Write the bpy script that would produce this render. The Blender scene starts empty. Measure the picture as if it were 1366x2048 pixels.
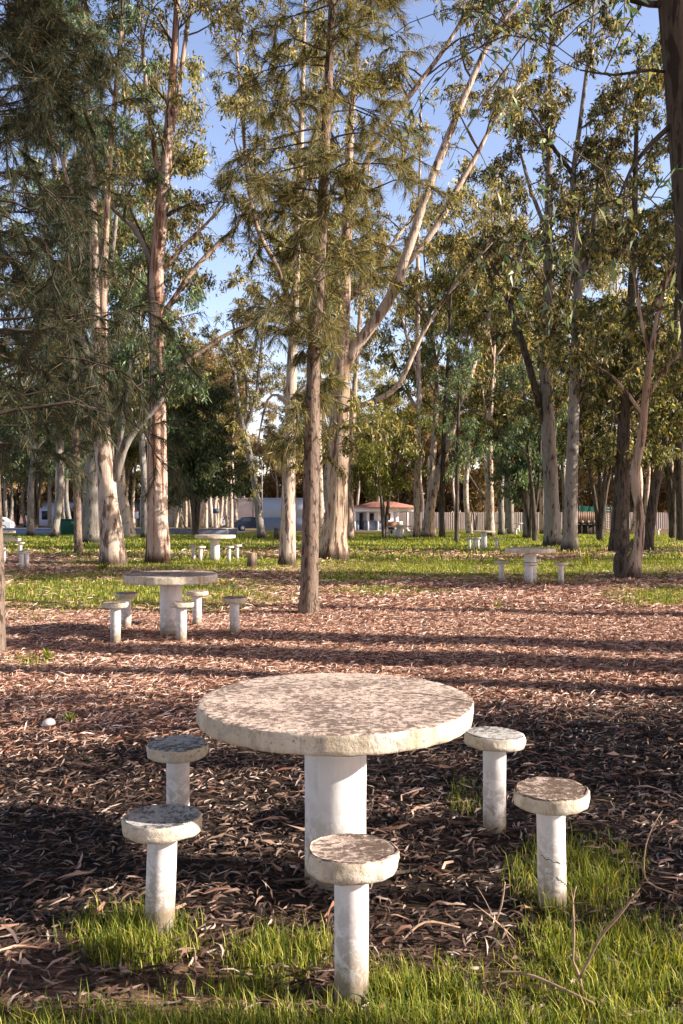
import bpy, math, random
import numpy as np
from mathutils import Vector, noise as mnoise

SC = bpy.context.scene
COL = SC.collection
PI = math.pi
F, CX, HY, EYE = 1700.0, 683.0, 1018.0, 1.55
SUN_AZ, SUN_EL = 9.0, 24.0          # degrees: from camera right, slightly behind the camera

# ------------------------------------------------------------------ terrain and photo measures
def gz(y):
    if y < 30: return 0.0
    return -0.0135 * (min(y, 100.0) - 30)

def depth_of(py):
    """distance of the ground that the photo shows at row py"""
    d = F * EYE / (py - HY)
    if d > 30: d = 1946.0 / (py - 1040.95)
    if d > 100 or d < 0: d = F * (EYE + .945) / (py - HY)
    return d

def ground_at(px, py, d=None):
    d = depth_of(py) if d is None else d
    return Vector(((px - CX) / F * d, d, gz(d)))

def P(px, py, d):
    return np.array([(px - CX) / F * d, d, EYE - (py - HY) / F * d])

# ------------------------------------------------------------------ mesh builder
class MB:
    def __init__(s):
        s.v = []; s.q = []; s.t = []; s.qm = []; s.tm = []; s.n = 0
    def add(s, v, quads=None, tris=None, m=0):
        v = np.asarray(v, float).reshape(-1, 3)
        s.v.append(v)
        if quads is not None and len(quads):
            q = np.asarray(quads, int).reshape(-1, 4) + s.n
            s.q.append(q); s.qm.append(np.full(len(q), m))
        if tris is not None and len(tris):
            t = np.asarray(tris, int).reshape(-1, 3) + s.n
            s.t.append(t); s.tm.append(np.full(len(t), m))
        s.n += len(v)
    def box(s, lo, hi, m=0):
        x0, y0, z0 = lo; x1, y1, z1 = hi
        v = [(x0,y0,z0),(x1,y0,z0),(x1,y1,z0),(x0,y1,z0),(x0,y0,z1),(x1,y0,z1),(x1,y1,z1),(x0,y1,z1)]
        s.add(v, [(0,3,2,1),(4,5,6,7),(0,1,5,4),(1,2,6,5),(2,3,7,6),(3,0,4,7)], m=m)
    def tube(s, pts, rad, sides=8, m=0, rough=0.0, seed=0, cap=True, freq=(3.0, 1.0)):
        pts = np.asarray(pts, float); rad = np.asarray(rad, float)
        n = len(pts)
        tan = np.gradient(pts, axis=0)
        tan /= np.linalg.norm(tan, axis=1)[:, None] + 1e-9
        a = np.array([1.0, 0, 0]) if abs(tan[0][0]) < .9 else np.array([0, 1.0, 0])
        U = np.zeros((n, 3)); u = a - tan[0] * a.dot(tan[0]); u /= np.linalg.norm(u)
        for i in range(n):
            u = u - tan[i] * u.dot(tan[i]); u /= np.linalg.norm(u) + 1e-9; U[i] = u
        W = np.cross(tan, U)
        th = np.linspace(0, 2 * PI, sides, endpoint=False)
        c, sn = np.cos(th), np.sin(th)
        R = np.repeat(rad[:, None], sides, 1)
        if rough > 0:
            for i in range(n):
                for j in range(sides):
                    k = mnoise.noise((c[j] * freq[0] * .5 + seed * 7.1, sn[j] * freq[0] * .5, pts[i][2] * freq[1]))
                    k2 = mnoise.noise((c[j] * freq[0] * 1.6, sn[j] * freq[0] * 1.6 + seed * 3.3, pts[i][2] * freq[1] * 2.3))
                    R[i, j] *= 1 + rough * (k + .5 * k2)
        v = pts[:, None, :] + R[..., None] * (c[None, :, None] * U[:, None, :] + sn[None, :, None] * W[:, None, :])
        idx = np.arange(n * sides).reshape(n, sides)
        q = np.stack([idx[:-1], np.roll(idx[:-1], -1, 1), np.roll(idx[1:], -1, 1), idx[1:]], -1).reshape(-1, 4)
        v = v.reshape(-1, 3); tr = []
        if cap:
            v = np.vstack([v, pts[0], pts[-1]])
            b, e = n * sides, n * sides + 1
            for j in range(sides):
                k = (j + 1) % sides
                tr.append((b, k, j)); tr.append((e, idx[-1][j], idx[-1][k]))
        s.add(v, q, tr, m)
    def lathe(s, prof, seg=48, m=0, c=(0,0,0), jitter=None):
        """prof: list of (r, z) from bottom centre to top centre"""
        prof = np.asarray(prof, float); n = len(prof)
        th = np.linspace(0, 2 * PI, seg, endpoint=False)
        v = np.stack([prof[:, 0, None] * np.cos(th), prof[:, 0, None] * np.sin(th), np.repeat(prof[:, 1, None], seg, 1)], -1)
        v = v.reshape(-1, 3)
        if jitter: v = np.array([jitter(Vector(p)) for p in v])
        idx = np.arange(n * seg).reshape(n, seg)
        q = np.stack([idx[:-1], np.roll(idx[:-1], -1, 1), np.roll(idx[1:], -1, 1), idx[1:]], -1).reshape(-1, 4)
        s.add(v + np.array(c), q, m=m)
    def build(s, name, mats, parent=None, origin=(0,0,0), smooth=False):
        me = bpy.data.meshes.new(name)
        v = np.vstack(s.v) - np.asarray(origin, float)
        q = np.vstack(s.q) if s.q else np.zeros((0, 4), int)
        t = np.vstack(s.t) if s.t else np.zeros((0, 3), int)
        me.vertices.add(len(v)); me.vertices.foreach_set('co', v.astype(np.float32).ravel())
        me.loops.add(q.size + t.size)
        me.loops.foreach_set('vertex_index', np.concatenate([q.ravel(), t.ravel()]).astype(np.int32))
        me.polygons.add(len(q) + len(t))
        ls = np.concatenate([np.arange(len(q)) * 4, q.size + np.arange(len(t)) * 3]).astype(np.int32)
        me.polygons.foreach_set('loop_start', ls)
        mi = np.concatenate([np.concatenate(s.qm) if s.qm else np.zeros(0), np.concatenate(s.tm) if s.tm else np.zeros(0)])
        me.polygons.foreach_set('material_index', mi.astype(np.int32))
        if smooth: me.polygons.foreach_set('use_smooth', np.ones(len(q) + len(t), bool))
        me.update(calc_edges=True); me.validate()
        for mt in (mats if isinstance(mats, (list, tuple)) else [mats]): me.materials.append(mt)
        o = bpy.data.objects.new(name, me); COL.objects.link(o)
        if parent is not None: o.parent = parent
        return o

def bevel(o, w=.01, seg=2):
    m = o.modifiers.new('Bevel', 'BEVEL'); m.width = w; m.segments = seg; m.limit_method = 'ANGLE'
    return o

def thing(name, label, cat, loc=(0,0,0), rz=0, group=None):
    o = bpy.data.objects.new(name, None); COL.objects.link(o)
    o.location = loc; o.rotation_euler = (0, 0, rz); o.empty_display_size = .2
    o['label'] = label; o['category'] = cat
    if group: o['group'] = group
    return o
def tag(o, label, cat, group=None):
    o['label'] = label; o['category'] = cat
    if group: o['group'] = group
    return o
def dup(root, loc, rz=0, label=None, sc=1.0):
    r = root.copy(); COL.objects.link(r); r.location = loc; r.rotation_euler = (0, 0, rz); r.scale = (sc, sc, sc)
    if label: r['label'] = label
    for ch in list(root.children):
        c = ch.copy(); COL.objects.link(c); c.parent = r
        for g in list(ch.children):
            d = g.copy(); COL.objects.link(d); d.parent = c
    return r

# ------------------------------------------------------------------ materials
class NT:
    def __init__(s, name):
        s.m = bpy.data.materials.new(name); s.m.use_nodes = True
        s.t = s.m.node_tree; s.t.nodes.clear()
        s.out = s.n('ShaderNodeOutputMaterial')
    def n(s, typ, **kw):
        nd = s.t.nodes.new(typ)
        for k, v in kw.items():
            if k in nd.inputs: nd.inputs[k].default_value = v
            else: setattr(nd, k, v)
        return nd
    def l(s, a, b): s.t.links.new(a, b)
    def coord(s, scale=(1,1,1), rnd=True):
        tc = s.n('ShaderNodeTexCoord'); mp = s.n('ShaderNodeMapping'); mp.inputs['Scale'].default_value = scale
        if rnd:
            oi = s.n('ShaderNodeObjectInfo'); vm = s.n('ShaderNodeVectorMath', operation='SCALE'); 
            cb = s.n('ShaderNodeCombineXYZ')
            s.l(oi.outputs['Random'], cb.inputs[0]); s.l(oi.outputs['Random'], cb.inputs[1])
            s.l(cb.outputs[0], vm.inputs[0]); vm.inputs['Scale'].default_value = 37.0
            ad = s.n('ShaderNodeVectorMath', operation='ADD'); s.l(tc.outputs['Object'], ad.inputs[0]); s.l(vm.outputs[0], ad.inputs[1])
            s.l(ad.outputs[0], mp.inputs[0])
        else: s.l(tc.outputs['Object'], mp.inputs[0])
        return mp.outputs[0]
    def noise(s, vec, scale, detail=4, rough=.6, dist=0):
        nd = s.n('ShaderNodeTexNoise', Scale=scale, Detail=detail, Roughness=rough, Distortion=dist)
        if vec is not None: s.l(vec, nd.inputs['Vector'])
        return nd.outputs['Fac']
    def ramp(s, fac, stops, interp='LINEAR'):
        r = s.n('ShaderNodeValToRGB'); r.color_ramp.interpolation = interp
        e = r.color_ramp.elements
        while len(e) < len(stops): e.new(.5)
        for k, (p, c) in enumerate(stops):
            e[k].position = p; e[k].color = (c, c, c, 1) if isinstance(c, (int, float)) else (*c, 1)
        s.l(fac, r.inputs[0]); return r.outputs[0]
    def mix(s, f, a, b, blend='MIX'):
        m = s.n('ShaderNodeMix', data_type='RGBA', blend_type=blend)
        for sock, val in ((m.inputs[0], f), (m.inputs[6], a), (m.inputs[7], b)):
            if isinstance(val, (int, float)): sock.default_value = val
            elif isinstance(val, tuple): sock.default_value = (*val, 1)
            else: s.l(val, sock)
        return m.outputs[2]
    def math(s, op, a, b=0.0):
        m = s.n('ShaderNodeMath', operation=op)
        for k, val in enumerate((a, b)):
            if isinstance(val, (int, float)): m.inputs[k].default_value = val
            else: s.l(val, m.inputs[k])
        return m.outputs[0]
    def bsdf(s, color, rough=.85, bump=None, bs=.3, bd=.02, spec=.2, metal=0):
        b = s.n('ShaderNodeBsdfPrincipled'); b.inputs['Roughness'].default_value = rough
        b.inputs['Specular IOR Level'].default_value = spec; b.inputs['Metallic'].default_value = metal
        if isinstance(color, tuple): b.inputs['Base Color'].default_value = (*color, 1)
        else: s.l(color, b.inputs['Base Color'])
        if bump is not None:
            bp = s.n('ShaderNodeBump', Strength=bs, Distance=bd); s.l(bump, bp.inputs['Height']); s.l(bp.outputs[0], b.inputs['Normal'])
        s.l(b.outputs[0], s.out.inputs[0]); return b

def plain(name, col, rough=.7, var=.12, scale=6, spec=.25, bs=.1, metal=0):
    t = NT(name); c = t.coord(); f = t.noise(c, scale, 6)
    a = tuple(x * (1 - var) for x in col); b = tuple(min(1, x * (1 + var)) for x in col)
    t.bsdf(t.ramp(f, [(.3, a), (.7, b)]), rough, f, bs, .01, spec, metal); return t.m

def leaf_mat(name, stops, trans=.3, tcol=None, rough=.6, spec=.3):
    t = NT(name)
    g = t.n('ShaderNodeNewGeometry'); oi = t.n('ShaderNodeObjectInfo')
    c = t.ramp(g.outputs['Random Per Island'], stops)
    hs = t.n('ShaderNodeHueSaturation'); t.l(c, hs.inputs['Color'])
    t.l(t.math('ADD', .485, t.math('MULTIPLY', oi.outputs['Random'], .03)), hs.inputs['Hue'])
    t.l(t.math('ADD', .8, t.math('MULTIPLY', oi.outputs['Random'], .4)), hs.inputs['Value'])
    d = t.n('ShaderNodeBsdfPrincipled'); d.inputs['Roughness'].default_value = rough; d.inputs['Specular IOR Level'].default_value = spec
    t.l(hs.outputs[0], d.inputs['Base Color'])
    tr = t.n('ShaderNodeBsdfTranslucent'); t.l(t.mix(1.0, hs.outputs[0], tcol or (1, .9, .5), 'MULTIPLY'), tr.inputs[0])
    mx = t.n('ShaderNodeMixShader'); mx.inputs[0].default_value = trans
    t.l(d.outputs[0], mx.inputs[1]); t.l(tr.outputs[0], mx.inputs[2]); t.l(mx.outputs[0], t.out.inputs[0])
    return t.m

def bark_mat(name, pale, mid, dark, flake=.5, vs=.35, scale=5, bs=.5, dark_base=0.0):
    t = NT(name)
    c = t.coord((1, 1, vs)); c2 = t.coord((1, 1, vs * .25))
    big = t.noise(c, scale * .45, 3, .55, .6); fine = t.noise(c2, scale * 5, 6, .7); patch = t.noise(c, scale * 1.3, 5, .65, .4)
    col = t.ramp(big, [(.3, mid), (.48, pale), (.62, pale), (.75, mid)])
    col = t.mix(t.ramp(patch, [(flake, 0.0), (flake + .06, 1.0)]), col, dark)
    col = t.mix(t.ramp(fine, [(.25, .55), (.55, 0.0)]), col, tuple(x * .35 for x in dark))
    if dark_base > 0:
        tc = t.n('ShaderNodeTexCoord'); sx = t.n('ShaderNodeSeparateXYZ'); t.l(tc.outputs['Object'], sx.inputs[0])
        h = t.math('ADD', sx.outputs[2], t.math('MULTIPLY', patch, -dark_base * 2.6))
        col = t.mix(t.ramp(h, [(0.0, .85), (.25, 0.0)]), col, tuple(x * .3 for x in dark))
    hgt = t.mix(.5, fine, patch)
    t.bsdf(col, .9, hgt, bs, .05, .15); return t.m

M = {}
M['bark_pale'] = bark_mat('pale_smooth_bark', (.56,.455,.37), (.38,.275,.20), (.17,.11,.08), .52, .24, 6, .7, .10)
M['bark_tan'] = bark_mat('tan_peeling_bark', (.53,.40,.30), (.35,.22,.15), (.14,.085,.06), .51, .12, 7, 1.0, .1)
M['bark_red'] = bark_mat('red_brown_shedding_bark', (.54,.42,.35), (.42,.215,.135), (.17,.085,.055), .51, .11, 6, 1.0, .1)
M['bark_grey'] = bark_mat('grey_smooth_bark', (.27,.24,.21), (.165,.14,.115), (.07,.055,.045), .56, .3, 5, .5, .15)
M['bark_dark'] = bark_mat('dark_ridged_bark', (.12,.095,.075), (.085,.065,.05), (.045,.035,.028), .5, .2, 8, .9)
M['bark_she_oak'] = bark_mat('fissured_brown_bark', (.27,.20,.155), (.17,.125,.095), (.08,.055,.043), .52, .35, 14, 1.0)
M['bark_far'] = bark_mat('far_cream_bark', (.55,.45,.37), (.38,.28,.21), (.16,.11,.085), .56, .8, 3, .3)
M['twig'] = plain('twig_bark', (.095,.072,.056), .9, .3, 8)
M['leaf_gold'] = leaf_mat('olive_gold_leaf', [(0,(.035,.052,.022)),(.35,(.155,.165,.055)),(.65,(.41,.365,.13)),(1,(.72,.60,.31))], .5, rough=.42, spec=.45)
M['leaf_olive'] = leaf_mat('olive_green_leaf', [(0,(.025,.045,.022)),(.45,(.10,.12,.042)),(.75,(.33,.29,.095)),(1,(.68,.56,.26))], .45, rough=.42, spec=.45)
M['leaf_dark'] = leaf_mat('dark_green_leaf', [(0,(.03,.075,.05)),(.5,(.10,.175,.095)),(1,(.36,.38,.17))], .45, rough=.42, spec=.45)
M['leaf_lime'] = leaf_mat('bright_green_leaf', [(0,(.08,.11,.02)),(.5,(.22,.26,.045)),(1,(.38,.38,.09))], .45)
M['leaf_far'] = leaf_mat('far_straw_leaf', [(0,(.13,.11,.05)),(.5,(.36,.27,.12)),(1,(.58,.43,.24))], .45)
M['needle_gold'] = leaf_mat('she_oak_needle', [(0,(.032,.052,.027)),(.5,(.125,.13,.052)),(.8,(.33,.265,.11)),(1,(.62,.47,.24))], .45)
M['needle_dark'] = leaf_mat('dark_she_oak_needle', [(0,(.025,.055,.045)),(.6,(.085,.115,.068)),(1,(.30,.24,.12))], .4)

def concrete_top(name, a, b, c, dark_amt):
    t = NT(name); v = t.coord((1,1,1)); v2 = t.coord((.85,1.15,1))
    n0 = t.noise(v, 2.6, 4, .6, .6); n1 = t.noise(v, 9, 5, .65, .3); n2 = t.noise(v2, 36, 7, .74, .5); n3 = t.noise(v, 85, 4, .7)
    col = t.ramp(n1, [(.32, b), (.5, a), (.62, a), (.75, tuple(min(1, x * 1.25) for x in a))])
    f = t.math('ADD', n2, t.math('MULTIPLY', t.math('SUBTRACT', n0, .5), .45))
    col = t.mix(t.ramp(f, [(dark_amt - .03, 0.0), (dark_amt + .03, .85), (dark_amt + .2, 1.0)]), col, c)
    col = t.mix(t.ramp(n3, [(.3, .7), (.47, 0.0)]), col, tuple(x * .5 for x in b))
    t.bsdf(col, .92, t.mix(.5, n2, n3), .75, .012, .15); return t.m
M['conc_top'] = concrete_top('weathered_concrete_top', (.68,.54,.45), (.47,.35,.285), (.15,.105,.085), .505)
M['conc_seat'] = concrete_top('lichened_concrete_seat', (.58,.46,.385), (.38,.28,.22), (.12,.08,.06), .49)
M['conc_grey'] = concrete_top('grey_lichened_seat', (.52,.49,.46), (.34,.33,.32), (.10,.095,.09), .53)
def rim_mat():
    t = NT('weathered_cream_rim'); v = t.coord((1,1,1)); vd = t.coord((1,1,.15))
    n1 = t.noise(v, 4, 5, .65, .4); st = t.noise(vd, 13, 5, .65); n3 = t.noise(v, 45, 5, .7); n4 = t.noise(v, 14, 6, .7, .6)
    col = t.ramp(n1, [(.3, (.52,.42,.29)), (.5, (.64,.56,.44)), (.7, (.74,.69,.61))])
    col = t.mix(t.ramp(n4, [(.50, 0.0), (.56, .7)]), col, (.45,.40,.34))
    col = t.mix(t.ramp(st, [(.54, 0.0), (.68, .75)]), col, (.27,.22,.13))
    col = t.mix(t.ramp(n3, [(.32, .85), (.42, 0.0)]), col, (.20,.155,.11))
    t.bsdf(col, .9, t.mix(.5, n3, n4), .8, .014, .15); return t.m
M['conc_rim'] = rim_mat()
def white_mat():
    t = NT('white_painted_concrete'); v = t.coord((1,1,1)); vd = t.coord((1,1,.2))
    n1 = t.noise(v, 9, 5); n2 = t.noise(vd, 20, 5, .65); n3 = t.noise(v, 60, 4, .7)
    col = t.ramp(n1, [(.3, (.66,.64,.63)), (.6, (.75,.73,.72))])
    col = t.mix(t.ramp(n2, [(.55, 0.0), (.75, .5)]), col, (.42,.36,.30))
    col = t.mix(t.ramp(n3, [(.22, .8), (.30, 0.0)]), col, (.30,.26,.22))
    n4 = t.noise(v, 26, 6, .75, .5)
    tc = t.n('ShaderNodeTexCoord'); sx = t.n('ShaderNodeSeparateXYZ'); t.l(tc.outputs['Object'], sx.inputs[0])
    sp = t.math('MULTIPLY', t.ramp(sx.outputs[2], [(.0, .95), (.12, .65), (.36, 0.0)]), t.ramp(n4, [(.44, 0.0), (.54, 1.0)]))
    col = t.mix(sp, col, (.25,.19,.13))
    col = t.mix(t.math('MULTIPLY', t.ramp(n4, [(.61, 0.0), (.65, .3)]), t.ramp(n1, [(.45, 0.0), (.6, 1.0)])), col, (.40,.37,.34))
    h = t.math('ADD', sx.outputs[2], t.math('MULTIPLY', n1, -.09))
    col = t.mix(t.ramp(h, [(0.0, .85), (.05, .35), (.10, 0.0)]), col, (.22,.17,.11))
    t.bsdf(col, .75, n3, .15, .006, .3); return t.m
M['white'] = white_mat()
M['crack'] = plain('crack_line', (.07,.06,.06), .9)

def ground_mat():
    t = NT('litter_and_grass_ground')
    v = t.coord((1,1,1), False); va = t.coord((.45,1.3,1), False)
    n1 = t.noise(va, 22, 6, .72, .4); n2 = t.noise(v, 1.4, 4); n3 = t.noise(va, 6, 5, .7)
    col = t.ramp(n1, [(.28,(.025,.015,.012)), (.45,(.14,.075,.05)), (.58,(.38,.22,.15)), (.74,(.70,.47,.36))])
    col = t.mix(t.ramp(n2, [(.4, .45), (.62, 0.0)]), col, (.055,.04,.03))
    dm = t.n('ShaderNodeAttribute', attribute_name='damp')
    col = t.mix(t.math('MULTIPLY', dm.outputs['Fac'], .93), col, t.ramp(n1, [(.35,(.012,.011,.011)), (.6,(.035,.028,.025)), (.8,(.10,.075,.06))]))  # dark earth, with the foreground shade painted into its colour
    att = t.n('ShaderNodeAttribute', attribute_name='grass')
    g = t.ramp(t.math('ADD', att.outputs['Fac'], t.math('MULTIPLY', t.math('SUBTRACT', n3, .5), .9)), [(.38, 0.0), (.55, 1.0)])
    gc = t.ramp(n1, [(.3,(.035,.05,.015)), (.5,(.15,.16,.028)), (.7,(.36,.33,.06))])
    col = t.mix(g, col, gc)
    t.bsdf(col, .95, n1, .8, .05, .1); return t.m
M['ground'] = ground_mat()
M['litter'] = leaf_mat('dry_leaf', [(0,(.03,.015,.011)),(.22,(.14,.06,.038)),(.46,(.46,.23,.145)),(.74,(.80,.50,.36)),(1,(.94,.78,.66))], .12, (1,.8,.6))
M['litter_damp'] = leaf_mat('damp_dry_leaf', [(0,(.022,.015,.012)),(.45,(.075,.046,.033)),(.75,(.17,.105,.075)),(.92,(.36,.25,.19)),(1,(.62,.51,.43))], .08, (1,.8,.6), .45)  # near leaves, foreground shade put into their colour
M['strip'] = leaf_mat('bark_strip', [(0,(.12,.055,.036)),(.5,(.36,.19,.12)),(1,(.66,.46,.34))], .03, (1,.8,.6))
M['grass'] = leaf_mat('grass_blade', [(0,(.05,.08,.016)),(.4,(.16,.21,.03)),(.75,(.38,.41,.055)),(1,(.68,.54,.18))], .42, (1,.95,.35))

# ------------------------------------------------------------------ curves
def smooth(ctrl, step):
    """Catmull-Rom through rows of values; about one point per STEP of the first three columns"""
    c = np.asarray(ctrl, float)
    if len(c) == 2: c = np.vstack([c[0], (c[0] + c[1]) / 2, c[1]])
    p = np.vstack([2 * c[0] - c[1], c, 2 * c[-1] - c[-2]])
    out = []
    for i in range(1, len(p) - 2):
        n = max(2, int(np.linalg.norm((p[i + 1] - p[i])[:3]) / step))
        for k in range(n):
            t = k / n
            a, b, cc, d = p[i - 1], p[i], p[i + 1], p[i + 2]
            out.append(.5 * (2 * b + (cc - a) * t + (2 * a - 5 * b + 4 * cc - d) * t * t + (3 * b - a - 3 * cc + d) * t ** 3))
    out.append(c[-1])
    return np.array(out)

def nrm(v): return v / (np.linalg.norm(v, axis=-1, keepdims=True) + 1e-9)

def leaf_quads(mb, rng, c, d, L, W, m):
    """one lance-shaped face for each leaf: C bases, D directions"""
    n = len(c)
    if n == 0: return
    d = nrm(d); L = L * rng.uniform(.6, 1.3, n)[:, None]; W = W * rng.uniform(.7, 1.3, n)[:, None]
    side = nrm(np.cross(d, nrm(rng.normal(size=(n, 3)))))
    nor = np.cross(side, d)
    mid = c + d * L * .42 + nor * L * .07
    v = np.stack([c, mid + side * W * .5, c + d * L, mid - side * W * .5], 1).reshape(-1, 3)
    q = np.arange(n * 4).reshape(n, 4)
    mb.add(v, q, m=m)

def needle_tris(mb, rng, c, d, L, W, m):
    n = len(c)
    if n == 0: return
    d = nrm(d); L = L * rng.uniform(.6, 1.25, n)[:, None]
    side = nrm(np.cross(d, nrm(rng.normal(size=(n, 3))))) * W * .5
    v = np.stack([c - side, c + side, c + d * L], 1).reshape(-1, 3)
    mb.add(v, None, np.arange(n * 3).reshape(n, 3), m)

GAPS = [(388,330,38,200),(372,60,35,80),(865,130,45,130),(1095,330,55,90),(470,440,25,90),(905,640,40,90),(790,420,30,70),
        (440,200,22,80),(1160,200,45,80),(700,60,0,0),(1185,965,70,48),(945,300,40,90)]
def keep(rng, p, strength):
    """thin out shoots where the grove is open to the sky"""
    if strength <= 0: return True
    x = CX + p[0] / max(p[1], .5) * F; y = HY - (p[2] - EYE) / max(p[1], .5) * F
    for gx, gy, rx, ry in GAPS:
        if rx and ((x - gx) / rx) ** 2 + ((y - gy) / ry) ** 2 < 1 and rng.random() < strength: return False
    return True

def shoot(rng, p, d, L, n, droop, wig=.18):
    pts = [p]; d = d / np.linalg.norm(d)
    for k in range(n - 1):
        d = d + rng.normal(size=3) * wig + np.array([0, 0, -droop * k / n])
        d = d / np.linalg.norm(d); pts.append(pts[-1] + d * L / (n - 1))
    return np.array(pts)

def grow_gum(mb, rng, limbs, spec, prune=.85):
    """side shoots, twigs and hanging leaves on LIMBS [(pts, rad, start)]; material 0 twig, 1 leaf"""
    C, D = [], []
    for pts, rad, f0 in limbs:
        if f0 >= 1: continue
        seg = np.linalg.norm(np.diff(pts, axis=0), axis=1); cum = np.concatenate([[0], np.cumsum(seg)]); tot = cum[-1]
        n = max(2, int(tot * (1 - f0) * spec['dens']))
        for t in np.append(f0 + (1 - f0) * rng.random(n), [1.0, .99]):
            s = t * tot; i = min(len(seg) - 1, int(np.searchsorted(cum, s)) - 1); i = max(i, 0)
            p = pts[i] + (pts[i + 1] - pts[i]) * ((s - cum[i]) / (seg[i] + 1e-9))
            tan = nrm(pts[i + 1] - pts[i]); r = rad[i]
            az = rng.uniform(0, 2 * PI); out = np.array([math.cos(az), math.sin(az), 0.0])
            d = tan * .55 + out * .8 + np.array([0, 0, spec.get('up', .3)])
            L = spec['L'] * rng.uniform(.45, 1.25) * (1 - .35 * t)
            q = shoot(rng, p, d, L, 7, spec.get('droop', .25))
            if not keep(rng, q[4], prune): continue
            r2 = min(r * .5, .013 * L + .007)
            mb.tube(q, np.linspace(r2, .006, 7), 4, 0, cap=False)
            for k in range(int(L * spec['twigs'] * rng.uniform(.7, 1.3)) + 1):
                j = rng.integers(2, 7) if k else 6; b = q[j]
                d3 = nrm(q[j] - q[j - 1]) * .5 + rng.normal(size=3) * .6 + np.array([0, 0, -.2])
                L3 = rng.uniform(.35, 1.0) * spec.get('L3', 1.0)
                w = shoot(rng, b, d3, L3, 4, .8)
                if not keep(rng, w[-1], prune): continue
                mb.tube(w, np.linspace(.007, .003, 4), 3, 0, cap=False)
                m = int(spec['leaves'] * rng.uniform(.6, 1.4))
                u = rng.uniform(.25, 1, m) * 3; i0 = np.minimum(u.astype(int), 2)
                c = w[i0] + (w[i0 + 1] - w[i0]) * (u - i0)[:, None] + rng.normal(size=(m, 3)) * spec.get('jit', .10)
                C.append(c); D.append(rng.normal(size=(m, 3)) * .55 + np.array([0, 0, -.75]))
    if C: leaf_quads(mb, rng, np.vstack(C), np.vstack(D), spec['ll'], spec['lw'], 1)

def grow_she_oak(mb, rng, pts, rad, f0, f1, n, Lmax, nd_len, nd_w, per, prune=.6, side=None, tiers=9):
    """level branches carrying brushes of fine drooping needles"""
    C, D = [], []
    tot = len(pts) - 1
    for k in range(n):
        t = f0 + (f1 - f0) * (k + rng.random()) / n
        i = min(tot - 1, int(t * tot)); p = pts[i] + (pts[i + 1] - pts[i]) * (t * tot - i)
        az = rng.uniform(0, 2 * PI) if side is None else side[0] + rng.uniform(-1, 1) * side[1]
        L = Lmax * rng.uniform(.45, 1.1) * (1 - .55 * (t - f0) / max(f1 - f0, .01))
        d = np.array([math.cos(az), math.sin(az), rng.uniform(-.05, .45)])
        q = shoot(rng, p, d, L, 9, .22, .2)
        mb.tube(q, np.linspace(min(.008 * L + .005, rad[i] * .5), .004, 9), 4, 0, cap=False)
        for j in range(2, 9):
            for h in range(rng.integers(0, 3) if j < 7 else 2):
                d2 = nrm(q[j] - q[j - 1]) * .7 + rng.normal(size=3) * .55
                w = shoot(rng, q[j], d2, rng.uniform(.15, .5) * min(1.3, Lmax * .55 + .3), 5, .3, .2)
                if not keep(rng, w[-1], prune): continue
                mb.tube(w, np.linspace(.006, .003, 5), 3, 0, cap=False)
                m = int(per * rng.uniform(.6, 1.4))
                u = rng.uniform(.5, 4, m); i0 = np.minimum(u.astype(int), 3)
                c = w[i0] + (w[i0 + 1] - w[i0]) * (u - i0)[:, None]
                dd = nrm(w[i0 + 1] - w[i0]) * .8 + rng.normal(size=(m, 3)) * .5 + np.array([0, 0, -.6])
                C.append(c); D.append(dd)
    if C: needle_tris(mb, rng, np.vstack(C), np.vstack(D), nd_len, nd_w, 1)

# ------------------------------------------------------------------ trees
def stem_rows(rows, d):
    """rows (px, py, width px[, depth shift]) -> x, y, z, radius"""
    out = []
    for r in rows:
        dd = d + (r[3] if len(r) > 3 else 0)
        out.append(np.append(P(r[0], r[1], dd), r[2] / 2 / F * dd))
    return out

def flare(c, base, amt=.35, h=.32):
    for row in c:
        row[3] *= 1 + amt * math.exp(-max(0, row[2] - base[2]) / h)
    return c

TREES = {}
def gum_tree(name, label, rows, bark, leaf, spec, branches=(), seed=1, d=None, f0=.45, rough=.07, group=None,
             prune=.45, sides=18, stem_leaves=True, cat='tree', step=.35, flare_amt=.16):
    rng = np.random.default_rng(seed)
    py = rows[0][1]; d = depth_of(py) if d is None else d
    base = ground_at(rows[0][0], py, d); root = thing(name, label, cat, base, 0, group)
    rows = [(rows[0][0], HY + (EYE - base.z + .15) / d * F, rows[0][2])] + list(rows[1:])
    c = flare(smooth(stem_rows(rows, d), step), base, flare_amt)
    mb = MB(); mb.tube(c[:, :3], c[:, 3], sides, rough=rough, seed=seed)
    mb.build('trunk', M[bark], root, base, True)
    limbs = [(c[:, :3], c[:, 3], f0)] if stem_leaves else []
    for br in branches:
        b = smooth(stem_rows(br['rows'], d), step)
        m = MB(); m.tube(b[:, :3], b[:, 3], 10, rough=.05, seed=seed + 3)
        m.build('branch', M[br.get('bark', bark)], root, base, True)
        limbs.append((b[:, :3], b[:, 3], br.get('f0', .3)))
    if spec:
        cr = MB(); grow_gum(cr, rng, limbs, spec, prune)
        if cr.n: cr.build('crown', [M['twig'], M[leaf]], root, base)
    return root

# leaf specs by distance
NEAR = dict(dens=2.9, L=2.7, twigs=3.8, leaves=40, ll=.18, lw=.040, up=.35, droop=.3, jit=.05)
MID = dict(dens=2.5, L=3.0, twigs=3.0, leaves=44, ll=.24, lw=.055, up=.35, droop=.3, jit=.08)
FAR = dict(dens=1.6, L=3.2, twigs=2.0, leaves=42, ll=.34, lw=.10, up=.3, droop=.3, jit=.18)
def S(base, **k): r = dict(base); r.update(k); return r

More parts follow.
